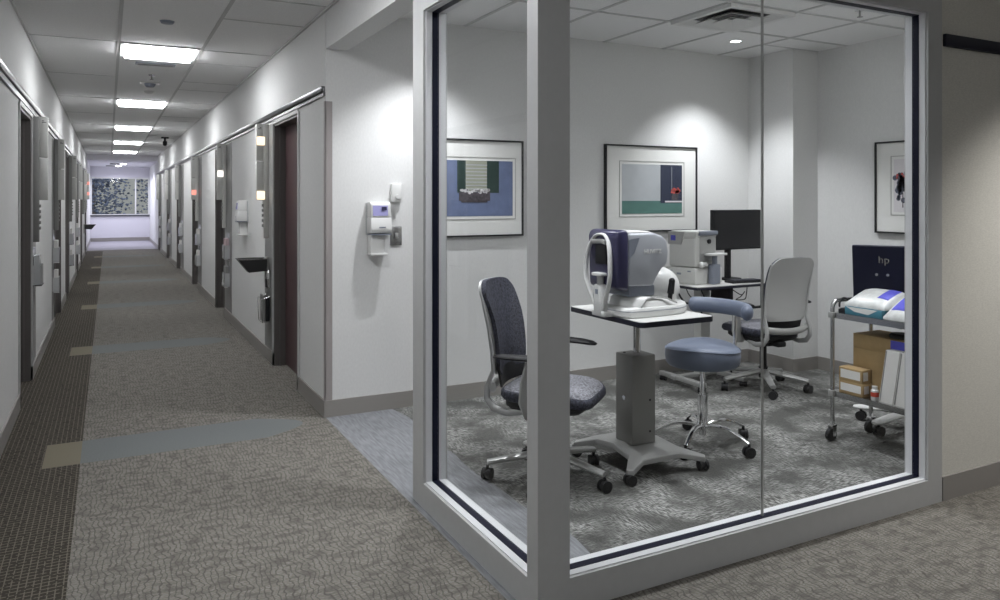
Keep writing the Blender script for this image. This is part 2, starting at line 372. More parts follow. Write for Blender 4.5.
# suspended grid
g = MB()
for x in (.075, .70): g.box(x - .012, x + .012, YB, YLOB - .06, ZC - .006, ZC)
k = YB + .2
for i in range(-5, 10):
    y = 6.78 + 1.925 * i
    if YB < y < YLOB: g.box(XL, .063, y - .008, y + .008, ZC - .004, ZC)
    if i % 2 == 0:
        for q in (0, .62):
            if YB < y + q < YLOB: g.box(.087, .688, y + q - .008, y + q + .008, ZC - .004, ZC)
    for q in (-1.2, -1.86):
        if YB < y + q < YLOB: g.box(.712, XR, y + q - .008, y + q + .008, ZC - .004, ZC)
g.box(XR - .012, XR + (-.0), YE - 8, YLOB, ZC - .02, ZC).box(XL, XL + .012, YB, YLOB, ZC - .02, ZC)
struct(g.build('trim_8', 'tbar'), 'ceiling grid over the corridor')
g = MB()
for x in (1.69, 2.30, 2.91, 3.52, 4.12, 4.73): g.box(x - .012, x + .012, YF + .12, YE, ZC - .006, ZC)
for y in (2.99, 3.60, 4.21): g.box(XR + .15, XW, y - .012, y + .012, ZC - .0055, ZC)
g.box(4.75, XW, 4.487, 4.499, ZC - .005, ZC)
struct(g.build('trim_9', 'tbar'), 'ceiling grid over the glazed room')

# ------------------------------------------------------------------ glazed corner
ZT, ZS = 2.335, .117
GX, GY = 1.31, 2.25
def glazing(n, L, along, lab, joint=None):
    """frame in local coords: u along 0..L, depth 0..0.12, built by closure"""
    def bx(m, u0, u1, d0, d1, z0, z1): return m.box(GX + u0, GX + u1, GY + d0, GY + d1, z0, z1) if along == 'x' else m.box(GX + d0, GX + d1, GY + u0, GY + u1, z0, z1)
    pw0, pw1 = (.13, .105) if along == 'x' else (.075, .135)
    root = struct(bx(MB(), pw0, L - pw1, 0, .12, 0, ZS).build('window_%d' % n, 'frame'), lab)
    bx(MB(), pw0, L - pw1, 0, .12, ZT, 2.45).build('top_rail', 'frame', root)
    bx(MB(), L - pw1, L, 0, .12, 0, 2.45).build('post', 'frame', root)
    if along == 'x': bx(MB(), 0, .13, 0, .075, 0, 2.45).build('corner_post', 'frame', root)
    for d0, d1 in ((.012, .043), (.077, .112)):
        m = MB(); a, b = pw0, L - pw1; t = .005
        bx(m, a, b, d0, d1, ZS, ZS + t); bx(m, a, b, d0, d1, ZT - t, ZT); bx(m, a, a + t, d0, d1, ZS, ZT); bx(m, b - t, b, d0, d1, ZS, ZT)
        m.build('glazing_bead', 'bead', root)
    m = MB(); a, b = pw0, L - pw1; t = .007
    bx(m, a, b, .043, .077, ZS, ZS + t); bx(m, a, b, .043, .077, ZT - t, ZT); bx(m, a, a + t, .043, .077, ZS, ZT); bx(m, b - t, b, .043, .077, ZS, ZT)
    m.build('gasket', 'gasket', root)
    cuts = [a] + ([joint] if joint else []) + [b]
    for c0, c1 in zip(cuts, cuts[1:]): bx(MB(), c0 + .003, c1 - .003, .056, .064, ZS + .004, ZT - .004).build('pane', 'glass', root)
    if joint: bx(MB(), joint - .003, joint + .003, .055, .065, ZS, ZT).build('joint_seal', 'silver', root)
    return root
glazing(2, 2.24, 'x', 'front glazing of the room in a grey metal frame', 1.12)
glazing(3, 1.20, 'y', 'side glazing of the room facing the corridor')

# ------------------------------------------------------------------ doors, sign fins, holders on the corridor walls
def doorset(n, side, a, b, s0, s1, red=False):
    X, sg = (XR, 1) if side == 'R' else (XL, -1)
    def bx(m, d0, d1, *r): lo, hi = sorted((X + sg * d0, X + sg * d1)); return m.box(lo, hi, *r)
    j = bx(MB(), 0, .12, a, a + .02, 0, HD); bx(j, 0, .12, b - .02, b, 0, HD); bx(j, 0, .12, a, b, HD - .02, HD)
    bx(j, .045, .06, b - .035, b - .02, 0, HD - .02)
    root = struct(j.build('door_%d' % n, 'dark'))
    c = bx(MB(), -.012, 0, a - .03, a, 0, HD + .012); bx(c, -.012, 0, b, b + .03, 0, HD + .012); bx(c, -.012, 0, a, b, HD - .0, HD + .03); c.build('casing', 'frame' if (n in (1, 7)) else 'dark', root)
    lf = bx(MB(), .095, .135, a + .02, b - .02, 0.01, HD - .02).build('door_leaf', 'door' if red else 'dark', root)
    h = bx(MB(), .06, .072, a + .10, a + .12, .95, 1.15); bx(h, .06, .095, a + .10, a + .12, .95, .965); bx(h, .06, .095, a + .10, a + .12, 1.135, 1.15); h.build('door_handle', 'steel', lf)
    struct(bx(MB(), -.004, 0, s0 + (.03 if s0 == b else 0), s1 - (.03 if s1 == a else 0), .112, 2.112).build('trim_%d' % (n + 20), 'strip'), 'grey panel beside a door')
    return root
for i, d in enumerate(RD): doorset(i + 1, 'R', *d, red=(i == 0))
for i, d in enumerate(LD): doorset(i + 7, 'L', *d)
# bright steel edge profiles of the first left opening
def sign_fin(side, y, label, lights, group):
    """projecting vertical flag box; local: wall plane x=0, corridor towards -x (right wall) or +x (left wall)"""
    X, sg = (XR, -1) if side == 'R' else (XL, 1)
    t = thing('signal_flag_box', label, 'sign', (X + sg * .004, y, 1.1), 0, group)
    def bx(m, d0, d1, *r, **k): lo, hi = sorted((sg * d0, sg * d1)); return m.box(lo, hi, *r, **k)
    bx(MB(), 0, .045, -.03, .03, .0, 1.02, bev=.004).build('back_channel', 'strip' if not lights else 'cream', t)
    bx(MB(), .045, .107, -.026, .026, .69, 1.02, bev=.003).build('upper_box', 'cream', t)
    bx(MB(), .045, .107, -.026, .026, .34, .683, bev=.003).build('lower_box', 'cream', t)
    for k in range(5): bx(MB(), .045, .056, -.02, .02, .10 + k * .045, .125 + k * .045, bev=.002).build('tab', 'strip', t)
    m = MB()
    for k, s in enumerate((.016, .03)): bx(m, .064, .064 + s, -.0265, -.026, .985 - k * .012, .99 - k * .012)
    m.build('legend', 'black', t)
    if lights:
        for z in lights: bx(MB(), .035, .104, -.034, -.0265, z, z + .075, bev=.003).build('signal_light', 'amber' if side == 'R' and y < 8 else ('palelamp' if y < 11 else 'redlamp'), t)
    return t
FG = 'signal flag boxes beside the corridor doors'
places = {1: ('R', 'first'), }
sign_fin('R', 7.0, 'grey signal flag box with two amber lights beside the nearest right-hand door', (.83, .345), FG)
for y, lab in ((9.75, 'grey signal flag box with one pale light at the second right-hand door'), (12.95, 'grey signal flag box with a red light at the third right-hand door')):
    sign_fin('R', y, lab, (.62,) if y < 10 else (.42,), FG)
rf = sign_fin('R', 16.25, 'small grey signal flag box at the fourth right-hand door from the front', None, FG)
dup(rf, (XR - .004, 19.3, 1.1), 0, 'small grey signal flag box at the fifth right-hand door from the front')
dup(rf, (XR - .004, 22.8, 1.1), 0, 'farthest grey signal flag box on the right-hand corridor wall')
lf = sign_fin('L', 7.22, 'pale signal flag box with notched tabs beside the nearest left-hand door', None, FG)
for y, lab in ((9.85, 'second signal flag box along the left-hand corridor wall'), (13.5, 'third signal flag box along the left-hand corridor wall'), (16.45, 'fourth signal flag box along the left-hand corridor wall'), (20.0, 'fifth signal flag box along the left-hand corridor wall')):
    dup(lf, (XL + .004, y, 1.1), 0, lab)
sign_fin('L', 22.4, 'farthest left-hand signal flag box, with two red-orange lights', (.72, .45), FG)

def holder(side, y, z, label, ink, group='leaflet holders on the corridor door strips'):
    X, sg = (XR, -1) if side == 'R' else (XL, 1)
    t = thing('leaflet_holder', label, 'leaflet holder', (X + sg * .004, y, z), 0, group)
    def bx(m, d0, d1, *r, **k): lo, hi = sorted((sg * d0, sg * d1)); return m.box(lo, hi, *r, **k)
    m = bx(MB(), 0, .004, -.11, .11, 0, .30); bx(m, .004, .06, -.11, .11, 0, .004); bx(m, .056, .06, -.11, .11, 0, .16); bx(m, .004, .06, -.11, -.106, 0, .16); bx(m, .004, .06, .106, .11, 0, .16)
    m.build('pocket', 'clear', t); bx(MB(), 0, .064, -.113, .113, -.008, 0).build('bottom_rail', 'chrome', t)
    mm = MB(); bx(mm, .008, .045, -.09, .09, .006, .24); mm.build('leaflets', ink, t); return t
k = 0
words = {('R', 1): 'second right-hand door', ('R', 2): 'third right-hand door', ('R', 3): 'fourth right-hand door', ('R', 4): 'fifth right-hand door', ('R', 5): 'sixth right-hand door'}
inks = ['pink', 'label', 'packet', 'label', 'packet']
for i in range(1, 6):
    s0, s1 = RD[i][2:]; y = (s0 + s1) / 2 - .05; wv = words[('R', i)]
    holder('R', y, .74, 'upper acrylic leaflet holder beside the ' + wv, inks[i - 1]); holder('R', y, .41, 'lower acrylic leaflet holder beside the ' + wv, 'label' if i > 1 else 'strip')
for i, wv in enumerate(('nearest', 'second', 'third', 'fourth')):
    s0, s1 = LD[i][2:]; y = (s0 + s1) / 2 + (.0)
    holder('L', y, .75, 'upper acrylic leaflet holder beside the %s left-hand door' % wv, 'clear' if i == 0 else 'label')
    if i: holder('L', y, .42, 'lower acrylic leaflet holder beside the %s left-hand door' % wv, 'label')

def bin_tray(X, sg, y, z, label):
    t = thing('wall_tray', label, 'tray', (X, y, z), 0, 'black trays projecting from the corridor walls')
    m = MB(); D, Wd, H = .27, .09, .115
    def P(d, yy, zz): return (sg * d, yy, zz)
    tmp = bmesh.new()
    top = [P(.03, -Wd, H), P(D, -Wd, H), P(D, Wd, H), P(.03, Wd, H)]; bot = [P(.03, -Wd * .8, .01), P(D - .09, -Wd * .75, 0), P(D - .09, Wd * .75, 0), P(.03, Wd * .8, .01)]
    q = .006; tin = [P(.03 + q, -Wd + q, H), P(D - q, -Wd + q, H), P(D - q, Wd - q, H), P(.03 + q, Wd - q, H)]; bin_ = [P(.03 + q, -Wd * .8 + q, .015), P(D - .09 - q, -Wd * .75 + q, .008), P(D - .09 - q, Wd * .75 - q, .008), P(.03 + q, Wd * .8 - q, .015)]
    Vt = [[tmp.verts.new(p) for p in L] for L in (top, bot, tin, bin_)]
    for i in range(4):
        j = (i + 1) % 4
        tmp.faces.new((Vt[0][i], Vt[0][j], Vt[1][j], Vt[1][i])); tmp.faces.new((Vt[2][i], Vt[2][j], Vt[3][j], Vt[3][i])); tmp.faces.new((Vt[0][i], Vt[0][j], Vt[2][j], Vt[2][i]))
    tmp.faces.new(Vt[1]); tmp.faces.new(Vt[3]); bmesh.ops.recalc_face_normals(tmp, faces=tmp.faces); m._add(tmp)
    m.build('bin', 'charcoal', t)
    r = MB(); r.tube([P(.03, -Wd, H + .003), P(D, -Wd, H + .003), P(D, Wd, H + .003), P(.03, Wd, H + .003)], .005, closed=True); r.build('rim', 'steel', t)
    lo, hi = sorted((sg * .004, sg * .034)); B(lo, hi, -.03, .03, -.1, .13).build('bracket', 'silver', t); return t
bin_tray(XR, -1, 7.0, .80, 'black bin tray projecting from the right wall beside the nearest door')
bin_tray(XL, 1, 21.3, .70, 'tiny black tray projecting from the far end of the left wall')
t = thing('key_holder', 'small chrome bracket with a dark pocket under the black wall tray', 'holder', (XR - .004, 6.92, .66))
B(-.03, 0, -.05, .05, 0, .16, bev=.003).build('bracket', 'chrome', t); B(-.036, -.03, -.035, .035, .01, .08).build('pocket', 'black', t)
t = thing('clipboard_holder', 'chrome wire pocket with a grey clipboard low beside the nearest right-hand door', 'holder', (XR - .004, 6.98, .36))
m = MB(); m.tube([(-.07, -.09, 0), (-.07, .09, 0), (-.07, .09, .02)], .004); m.tube([(0, -.09, 0), (-.07, -.09, 0), (-.085, -.09, .20), (0, -.09, .23)], .004); m.tube([(0, .09, 0), (-.07, .09, 0), (-.085, .09, .20), (0, .09, .23)], .004); m.build('wire_frame', 'chrome', t)
B(-.06, -.045, -.085, .085, .005, .235).build('clipboard', 'strip', t); B(-.04, -.01, -.085, .085, .005, .22).build('folder', 'black', t)

# wall dispenser beside the first opening and the one by the room
def dispenser(label, loc, rz):
    t = thing('hand_sanitizer_dispenser', label, 'dispenser', loc, rz, 'hand sanitizer dispensers')   # front towards -y
    MB().prism([(-.080, .13), (.085, .13), (.085, .35), (-.080, .35)], -.012, 0, 'y', bev=.004).build('back_plate', 'clear', t)
    MB().prism([(-.012, .14), (-.105, .145), (-.115, .17), (-.105, .25), (-.012, .25)], -.075, .07, 'x', bev=.006).build('lower_cover', 'white', t)
    MB().prism([(-.012, .25), (-.103, .25), (-.095, .34), (-.075, .355), (-.012, .355)], -.073, .068, 'x', bev=.006).build('upper_window', 'white', t)
    MB().prism([(-.103, .262), (-.106, .262), (-.1, .33), (-.097, .33)], -.06, .045, 'x').build('violet_label', 'glassy', t)
    MB().prism([(-.1065, .30), (-.1085, .30), (-.1055, .322), (-.1035, .322)], -.0, .035, 'x').build('printed_block', 'purple', t)
    MB().prism([(-.012, .14), (-.012, .132), (-.11, .132), (-.11, .14)], -.07, .068, 'x').build('nozzle_plate', 'grey', t)
    MB().prism([(.0, .0), (.0, .13), (-.075, .13), (-.075, .0)], -.068, .028, 'x', bev=.004).build('drip_back', 'white', t)
    MB().prism([(-.0, -.004), (-.10, -.006), (-.10, .010), (-.0, .008)], -.072, .045, 'x', bev=.003).build('drip_tray', 'white', t)
    B(-.02, .025, -.1165, -.113, .180, .188).build('logo_mark', 'grey', t); return t
dispenser('white hand sanitizer dispenser with violet label on the wall by the glazing', (1.635, YE, 1.075), 0)
dispenser('pale hand sanitizer dispenser on the right-hand corridor wall past the tray', (XR, 8.2, 1.08), R(-90))
t = thing('dimmer_control', 'white wall control with a round knob above the grey switch plate', 'wall control', (1.768, YE, 1.43))
B(-.035, .035, -.03, 0, 0, .125, bev=.004).build('plate', 'white', t); MB().cyl((0.005, -.03, .035), (.005, -.05, .035), .016).build('knob', 'white', t)
t = thing('switch_plate', 'brushed grey switch plate with one toggle beside the hand sanitizer', 'light switch', (1.772, YE, 1.13))
B(-.042, .042, -.007, 0, 0, .13, bev=.003).build('plate', 'steel', t); B(-.012, .012, -.022, -.007, .045, .085, bev=.003).build('toggle', 'silver', t)

# ------------------------------------------------------------------ ceiling fittings
def troffer(y, label, x=.387):
    t = thing('ceiling_light', label, 'ceiling light', (x, y, ZC), 0, 'square light panels along the corridor ceiling')
    m = B(-.30, .30, -.30, -.285, -.012, 0).box(-.30, .30, .285, .30, -.012, 0).box(-.30, -.285, -.285, .285, -.012, 0).box(.285, .30, -.285, .285, -.012, 0); m.build('frame', 'white', t)
    B(-.265, .265, -.258, .258, -.036, -.002, bev=.004).build('diffuser', 'lens', t); return t
tr = troffer(7.09, 'nearest lit square panel in the corridor ceiling')
tys = [(10.94, 'second lit square panel along the corridor ceiling'), (14.8, 'third lit square panel along the corridor ceiling'), (18.65, 'fourth lit square panel along the corridor ceiling'), (22.4, 'farthest lit square panel in the corridor ceiling'),
       (3.24, 'lit square panel in the ceiling outside the glazed room'), (-.9, 'lit square panel in the ceiling behind the viewpoint')]
fill_panels = [(2.45, -1.6, 'added fill light panel in the ceiling to the right behind the viewpoint'), (2.25, 2.78, 'added fill light panel in the glazed room just inside the front glass'), (4.15, 2.78, 'added fill light panel in the glazed room above the trolley end')]  # unseen panels added to brighten the frame fronts and the glazed room
for y, lab in tys: dup(tr, (.387, y, ZC), 0, lab)
for x, y, lab in fill_panels:
    q = dup(tr, (x, y, ZC), 0, lab)
    if y > 2: q.scale.z = 1.4      # room fill panels slightly deeper, so their glowing sides lift the ceiling
    for c in q.children:
        if c.name.startswith('diffuser'): c.data = c.data.copy(); c.data.materials[0] = MT['fill_lens']
def downlight(x, y, label, p, size=R(104), col=(.95, .97, 1), blend=.8):
    t = thing('downlight', label, 'ceiling light', (x, y, ZC), 0, 'recessed round downlights')
    MB().lathe([(.040, -.004), (.052, -.006), (.055, -.002), (.055, 0), (.040, 0)], cap=False).build('trim_ring', 'white', t); MB().lathe([(0.001, -.003), (.039, -.003), (.039, -.001), (.001, -.001)]).build('lens', 'lamp', t)
    lamp('downlight_lamp', 'SPOT', (x, y, ZC - .03), p, col, spot_size=size, spot_blend=blend, shadow_soft_size=.04)
downlight(4.445, 4.50, 'small round downlight near the back corner of the glazed room', SPOT)
downlight(1.92, 4.52, 'round downlight over the doorway of the glazed room', SPOT)
downlight(1.95, 3.0, 'round downlight near the corner post of the glazing', SPOT * .8)
downlight(3.3, 2.95, 'round downlight near the middle of the glazed room', SPOT * .9)
downlight(4.6, 3.0, 'round downlight over the steel trolley', SPOT * .6)
downlight(4.35, 1.45, 'round downlight beside the wallpaper wall', SPOT * 2.0, R(100), (1, .98, .95), 1.0)
for x, y, lab in ((.39, 8.46, 'chrome sprinkler head just beyond the nearest corridor light panel'), (4.45, 3.38, 'chrome sprinkler head in the ceiling of the glazed room')):
    t = thing('sprinkler', lab, 'sprinkler', (x, y, ZC), 0, 'ceiling sprinklers')
    MB().lathe([(.03, -.005), (.033, 0), (.008, 0), (.008, -.006)]).build('escutcheon', 'chrome', t); MB().cyl((0, 0, -.005), (0, 0, -.045), .007).cyl((0, 0, -.045), (0, 0, -.048), .018).build('head', 'strip', t)
t = thing('smoke_detector', 'round white smoke detector between the first two corridor light panels', 'smoke detector', (.40, 9.05, ZC))
B(-.10, .10, -.10, .10, -.008, 0, bev=.003).build('plate', 'white', t); MB().lathe([(.001, -.045), (.04, -.045), (.055, -.025), (.06, -.008), (.001, -.008)]).build('detector', 'grey', t)
t = tag(MB().lathe([(.001, -.03), (.03, -.028), (.055, -.008), (.06, 0), (.001, 0)]).xf(M4.Translation((.42, 9.75, ZC))).build('ceiling_sensor', 'white'), 'small white dome sensor just before the second corridor light panel', 'sensor')
tag(MB().lathe([(.001, -.02), (.04, -.016), (.05, 0), (.001, 0)]).xf(M4.Translation((.37, 5.85, ZC))).build('ceiling_sensor', 'grey'), 'grey disc sensor in front of the nearest corridor light panel', 'sensor')
t = thing('air_vent', 'slim grey slot vent right behind the nearest corridor light panel', 'vent', (.39, 7.75, ZC))
B(-.17, .17, -.07, .07, -.008, 0, bev=.003).build('vent_frame', 'grey', t)
m = MB()
for i in range(4): m.box(-.15, .15, -.05 + i * .03, -.035 + i * .03, -.012, -.008)
m.build('louvre', 'strip', t)
t = thing('camera_mount', 'black camera hanging from the corridor ceiling near the right wall', 'camera', (1.02, 16.8, ZC))
B(-.07, .07, -.04, .04, -.03, 0, bev=.005).build('mount_plate', 'black', t); MB().cyl((0, 0, -.02), (0, 0, -.10), .02).build('stem', 'black', t); MB().cyl((0, -.03, -.14), (0, .05, -.14), .04).ball((0, 0, -.11), .042).build('camera_body', 'black', t)
downl = thing('lobby_light', 'small lit fitting with a dark grille on the lobby ceiling', 'ceiling light', (.42, 26.5, 2.56))
MB().lathe([(.001, -.03), (.07, -.028), (.08, 0), (.001, 0)]).build('lens', 'lamp', downl); B(-.38, -.12, -.06, .06, -.03, 0, bev=.004).build('grille', 'strip', downl)
lamp('lobby_lamp', 'SPOT', (.42, 26.5, 2.50), 100, (.84, .84, 1), spot_size=R(165), spot_blend=.5, shadow_soft_size=.12)
dl2 = dup(downl, (.3, 28.2, 2.56), 0, 'added lobby fill light nearest the far window'); lamp('lobby_lamp', 'SPOT', (.3, 28.2, 2.50), 60, (.84, .84, 1), spot_size=R(165), spot_blend=.5, shadow_soft_size=.12)  # second fitting and its lamp are added to brighten the lobby
# four-way supply diffuser in the room
t = thing('air_diffuser', 'square four-way air diffuser in the ceiling of the glazed room', 'vent', (3.82, 3.905, ZC))
B(-.29, .29, -.29, -.25, -.030, 0).box(-.29, .29, .25, .29, -.030, 0).box(-.29, -.25, -.25, .25, -.030, 0).box(.25, .29, -.25, .25, -.030, 0).build('diffuser_frame', 'white', t)
B(-.25, .25, -.25, .25, -.001, 0).build('duct_back', 'black', t)
for rings_ in (((.250, -.030), (.196, -.002), (.200, -.001), (.254, -.030)), ((.172, -.036), (.112, -.006), (.116, -.004), (.176, -.034)), ((.088, -.038), (.04, -.012), (.043, -.010), (.092, -.036))):
    tmp = bmesh.new(); L = []
    for r_, z_ in rings_: L.append([tmp.verts.new((sx * r_, sy * r_, z_)) for sx, sy in ((-1, -1), (1, -1), (1, 1), (-1, 1))])
    for p_ in range(4):
        for i in range(4):
            j = (i + 1) % 4; A, Bq = L[p_], L[(p_ + 1) % 4]; tmp.faces.new((A[i], A[j], Bq[j], Bq[i]))
    bmesh.ops.recalc_face_normals(tmp, faces=tmp.faces); m = MB(); m._add(tmp); m.build('vane', 'white', t, ang=10)

# ------------------------------------------------------------------ pictures
def picture(label, loc, rz, W, H, pic):
    """front towards -y, origin at lower middle of the back"""
    t = thing('framed_picture', label, 'picture', loc, rz, 'framed prints in the glazed room')
    f = .012; B(-W / 2, W / 2, -.03, 0, 0, f).box(-W / 2, W / 2, -.03, 0, H - f, H).box(-W / 2, -W / 2 + f, -.03, 0, f, H - f).box(W / 2 - f, W / 2, -.03, 0, f, H - f).build('frame', 'black', t)
    B(-W / 2 + f, W / 2 - f, -.018, -.004, f, H - f).build('mount', 'mount', t)
    x0, x1, z0, z1 = pic['win']; e = .02
    m = B(x0 - e - .006, x1 + e + .006, -.0205, -.018, z0 - e - .006, z0 - e).box(x0 - e - .006, x1 + e + .006, -.0205, -.018, z1 + e, z1 + e + .006).box(x0 - e - .006, x0 - e, -.0205, -.018, z0 - e, z1 + e).box(x1 + e, x1 + e + .006, -.0205, -.018, z0 - e, z1 + e)
    m.build('mount_bevel', 'silver', t)
    pr_ = B(x0, x1, -.0195, -.018, z0, z1).build('print', pic['bg'], t); y = -.0195
    for i, (nm, mm, rects) in enumerate(pic['bits']):
        m = MB()
        for r in rects:
            if len(r) == 4: m.box(r[0], r[1], y - .0006 * (i + 1), y, r[2], r[3])
            else: m.cyl((r[0], y, r[1]), (r[0], y - .0006 * (i + 1), r[1]), r[2], seg=8)
        m.build(nm, mm, pr_)
    return t
rnd = random.Random(3)
W = .86; H = .71
picture('framed print of green shutters and a flower box on a blue wall', (2.771 - W / 2, YE, 1.175), 0, W, H, dict(win=(-.29, .342, .15, .555), bg='i_blue', bits=[
    ('blind', 'i_cream', [(-.045, .127, .33, .555)]), ('shutter', 'i_green', [(-.112, -.045, .32, .555), (.127, .226, .32, .555)]), ('blind_slat', 'i_sand', [(-.045, .127, .345 + .025 * i, .351 + .025 * i) for i in range(8)]),
    ('flower_box', 'i_dark', [(-.098, .152, .262, .325), (-.08, .13, .25, .265)]), ('blossom', 'i_white', [(rnd.uniform(-.085, .15), rnd.uniform(.32, .342), rnd.uniform(.007, .013)) for i in range(20)])]))
W = .95
picture('framed print of a navy window with red flowers above a teal band', (3.996, YE, 1.18), 0, W, H, dict(win=(-.31, .313, .15, .555), bg='i_sand', bits=[
    ('teal_band', 'i_teal', [(-.31, .313, .15, .255)]), ('window_pane', 'i_navy', [(.083, .313, .235, .555)]), ('ledge', 'i_white', [(.13, .313, .242, .255)]), ('mullion', 'i_sand', [(.2, .203, .34, .54)]),
    ('geranium', 'i_red', [(rnd.uniform(.2, .28), rnd.uniform(.32, .36), rnd.uniform(.008, .016)) for i in range(14)]), ('flower_pot', 'i_dark', [(.20, .27, .262, .315)])]))
picture('framed bouquet print half hidden by the glazing frame on the right wall', (XW, 3.937 - .42, 1.185), R(-90), .84, .71, dict(win=(-.262, .25, .165, .57), bg='i_white', bits=[
    ('bouquet', 'i_multi', [(rnd.gauss(-.18, .035), rnd.gauss(.36, .055), rnd.uniform(.01, .028)) for i in range(40)]), ('stem', 'i_dark', [(-.19, -.183, .20, .31), (-.17, -.163, .19, .31)]), ('petal', 'i_red', [(rnd.gauss(-.18, .03), rnd.gauss(.44, .03), .01) for i in range(6)])]))

# ------------------------------------------------------------------ seating
def caster(m, x, y, a, r=.028):
    """twin wheel under x,y rolling towards angle a"""
    c, s = cos(a), sin(a)
    for o in (-.016, .016):
        m.cyl((x - s * (o - .008), y + c * (o - .008), r), (x - s * (o + .008), y + c * (o + .008), r), r, seg=18)
    m.cyl((x - s * .008, y + c * .008, r), (x + s * .008, y - c * .008, r), r * .8, seg=12).cyl((x, y, r), (x, y, r * 2.5), .008, seg=10)
def star(parent, n, angs, rt, mleg, hubz=.13, tipz=.088, arch=0, w=.022):
    for a in angs:
        a = R(a); m = MB(); c, s = cos(a), sin(a); P = []; rad = []
        for i in range(7):
            u = i / 6; d = .02 + (rt - .02) * u; P.append((c * d, s * d, hubz + (tipz - hubz) * u + arch * sin(pi * u))); rad.append(w * (1 - .3 * u))
        m.tube(P, 0, seg=10, up=(0, 0, 1), flat=.62, rad=rad); L = m.build('leg', mleg, parent)
        k = MB(); caster(k, c * rt, s * rt, a + 1.1, .030); k.build('caster', 'black', L)
def task_chair(label, loc, rz, legs):
    t = thing('task_chair', label, 'chair', loc, rz, 'task chairs in the glazed room')   # faces +x
    star(t, 5, legs, .32, 'silver', hubz=.14, w=.033)
    MB().cyl((0, 0, .09), (0, 0, .17), .034).cyl((0, 0, .17), (0, 0, .37), .026).build('gas_column', 'black', t)
    MB().box(-.12, .11, -.07, .07, .345, .395, bev=.012).box(-.2, -.1, -.04, .04, .35, .39, bev=.01).cyl((0, -.16, .37), (0, -.05, .37), .008).ball((0, -.17, .37), .014).build('mechanism', 'black', t)
    def seat(levels, x0=-.21, x1=.27, w=.245):
        tmp = bmesh.new(); rings = []; N = 48
        for zz, ins in levels:
            ring = []
            for k in range(N):
                a = 2 * pi * k / N; ca, sa = cos(a), sin(a); e = .42
                ux = math.copysign(abs(ca) ** e, ca); uy = math.copysign(abs(sa) ** e, sa)
                hw = (w - ins) * (1 - .07 * (ux > 0) * ux); hx = (x1 - x0) / 2 - ins
                x = (x0 + x1) / 2 + ux * hx; drop = -.03 * max(0, (x - .12) / .15) ** 2
                ring.append(tmp.verts.new((x, uy * hw, zz + drop)))
            rings.append(ring)
        for A, Bq in zip(rings, rings[1:]):
            for k in range(N): tmp.faces.new((A[k], A[(k + 1) % N], Bq[(k + 1) % N], Bq[k]))
        tmp.faces.new(rings[0][::-1]); tmp.faces.new(rings[-1]); bmesh.ops.recalc_face_normals(tmp, faces=tmp.faces); m = MB(); m._add(tmp); return m
    st = seat([(.432, .035), (.442, .012), (.462, 0), (.482, .002), (.492, .010)]).build('seat', 'fabric', t, ang=60)
    seat([(.492, .014), (.498, .022), (.504, .045), (.507, .09), (.505, .14), (.503, .19)]).build('seat_panel', 'seatfab', st, ang=60)
    seat([(.375, .06), (.39, .02), (.41, .0), (.434, .0)], -.19, .22, .215).build('seat_pan', 'black', t)
    # backrest: u across, v up, rounded shoulders
    def back(off, shr=0):
        def fn(u, v):
            uu = 2 * u - 1; z = .555 + .470 * v
            wd = (.192 + .012 * v) - shr
            if v > .8: wd *= math.sqrt(max(.02, 1 - ((v - .8) / .2) ** 4 * .20))
            if v < .1: wd *= 1 - .16 * (1 - v / .1) ** 2
            zz = z - .035 * abs(uu) ** 6 * max(0, (v - .6) / .4)
            x = -.235 - .085 * v ** 1.3 - .02 * sin(pi * v) * -1 + .035 * uu * uu + off
            return (x, uu * wd, zz)
        return fn
    MB().grid(back(0, .008), 16, 20, .022, (1, 0, 0)).build('backrest', 'fabric', t, ang=60)
    MB().grid(back(-.023), 16, 20, .012, (1, 0, 0)).build('back_shell', 'shell', t, ang=60)
    # lumbar band below the shell and J-shaped uprights that hook under the seat
    band = [(-.255 + .06 * abs(q / 10) ** 2 - .03, q / 10 * .215, .50 - .018 * (1 - abs(q / 10) ** 2)) for q in range(-10, 11)]
    MB().tube(band, .017, seg=10, up=(0, 0, 1), flat=1.5).build('lumbar_band', 'silver', t, ang=60)
    MB().grid(lambda u, v: (-.225 + .03 * (2 * u - 1) ** 2 - .012 * v, (2 * u - 1) * (.16 + .03 * v), .49 + .13 * v), 10, 3, .012, (1, 0, 0)).build('lumbar_pad', 'black', t)
    for s in (-1, 1):
        P = [(-.05, s * .19, .39), (-.15, s * .205, .378), (-.225, s * .208, .395), (-.262, s * .206, .44), (-.262, s * .204, .50), (-.232, s * .196, .58), (-.238, s * .199, .68), (-.254, s * .202, .79), (-.280, s * .203, .90), (-.302, s * .198, .98)]
        MB().tube(P, .016, seg=10, up=(0, 1, 0), flat=.8, rad=[.013, .018, .020, .019, .015, .011, .010, .009, .008, .005]).build('upright', 'shell', t, ang=60)
        a = thing0 = MB().tube([(-.01, s * .20, .40), (-.02, s * .265, .41), (-.035, s * .285, .47), (-.03, s * .285, .56), (-.01, s * .285, .655)], .02, seg=10, up=(1, 0, 0), flat=.45, rad=[.03, .042, .046, .038, .03]).build('arm_support', 'silver', t, ang=60)
        pad = MB().tube([(-.19, s * .272, .670), (-.155, s * .275, .673), (0, s * .28, .675), (.09, s * .278, .672), (.15, s * .268, .668), (.175, s * .262, .664)], .04, seg=14, up=(0, 0, 1), flat=.36, rad=[.022, .036, .042, .04, .034, .02]).build('armrest', 'black', t, ang=60)
    return t
task_chair('dark speckled task chair behind the corner post facing the headrest instrument', (2.03, 3.37, 0), R(-50), [154 + 50, 82 + 50, 10 + 50, -62 + 50, -134 + 50])
task_chair('task chair seen from behind, smooth grey shell, at the computer table', (4.45, 4.22, 0), R(86), [6 + 72 * k for k in range(5)])

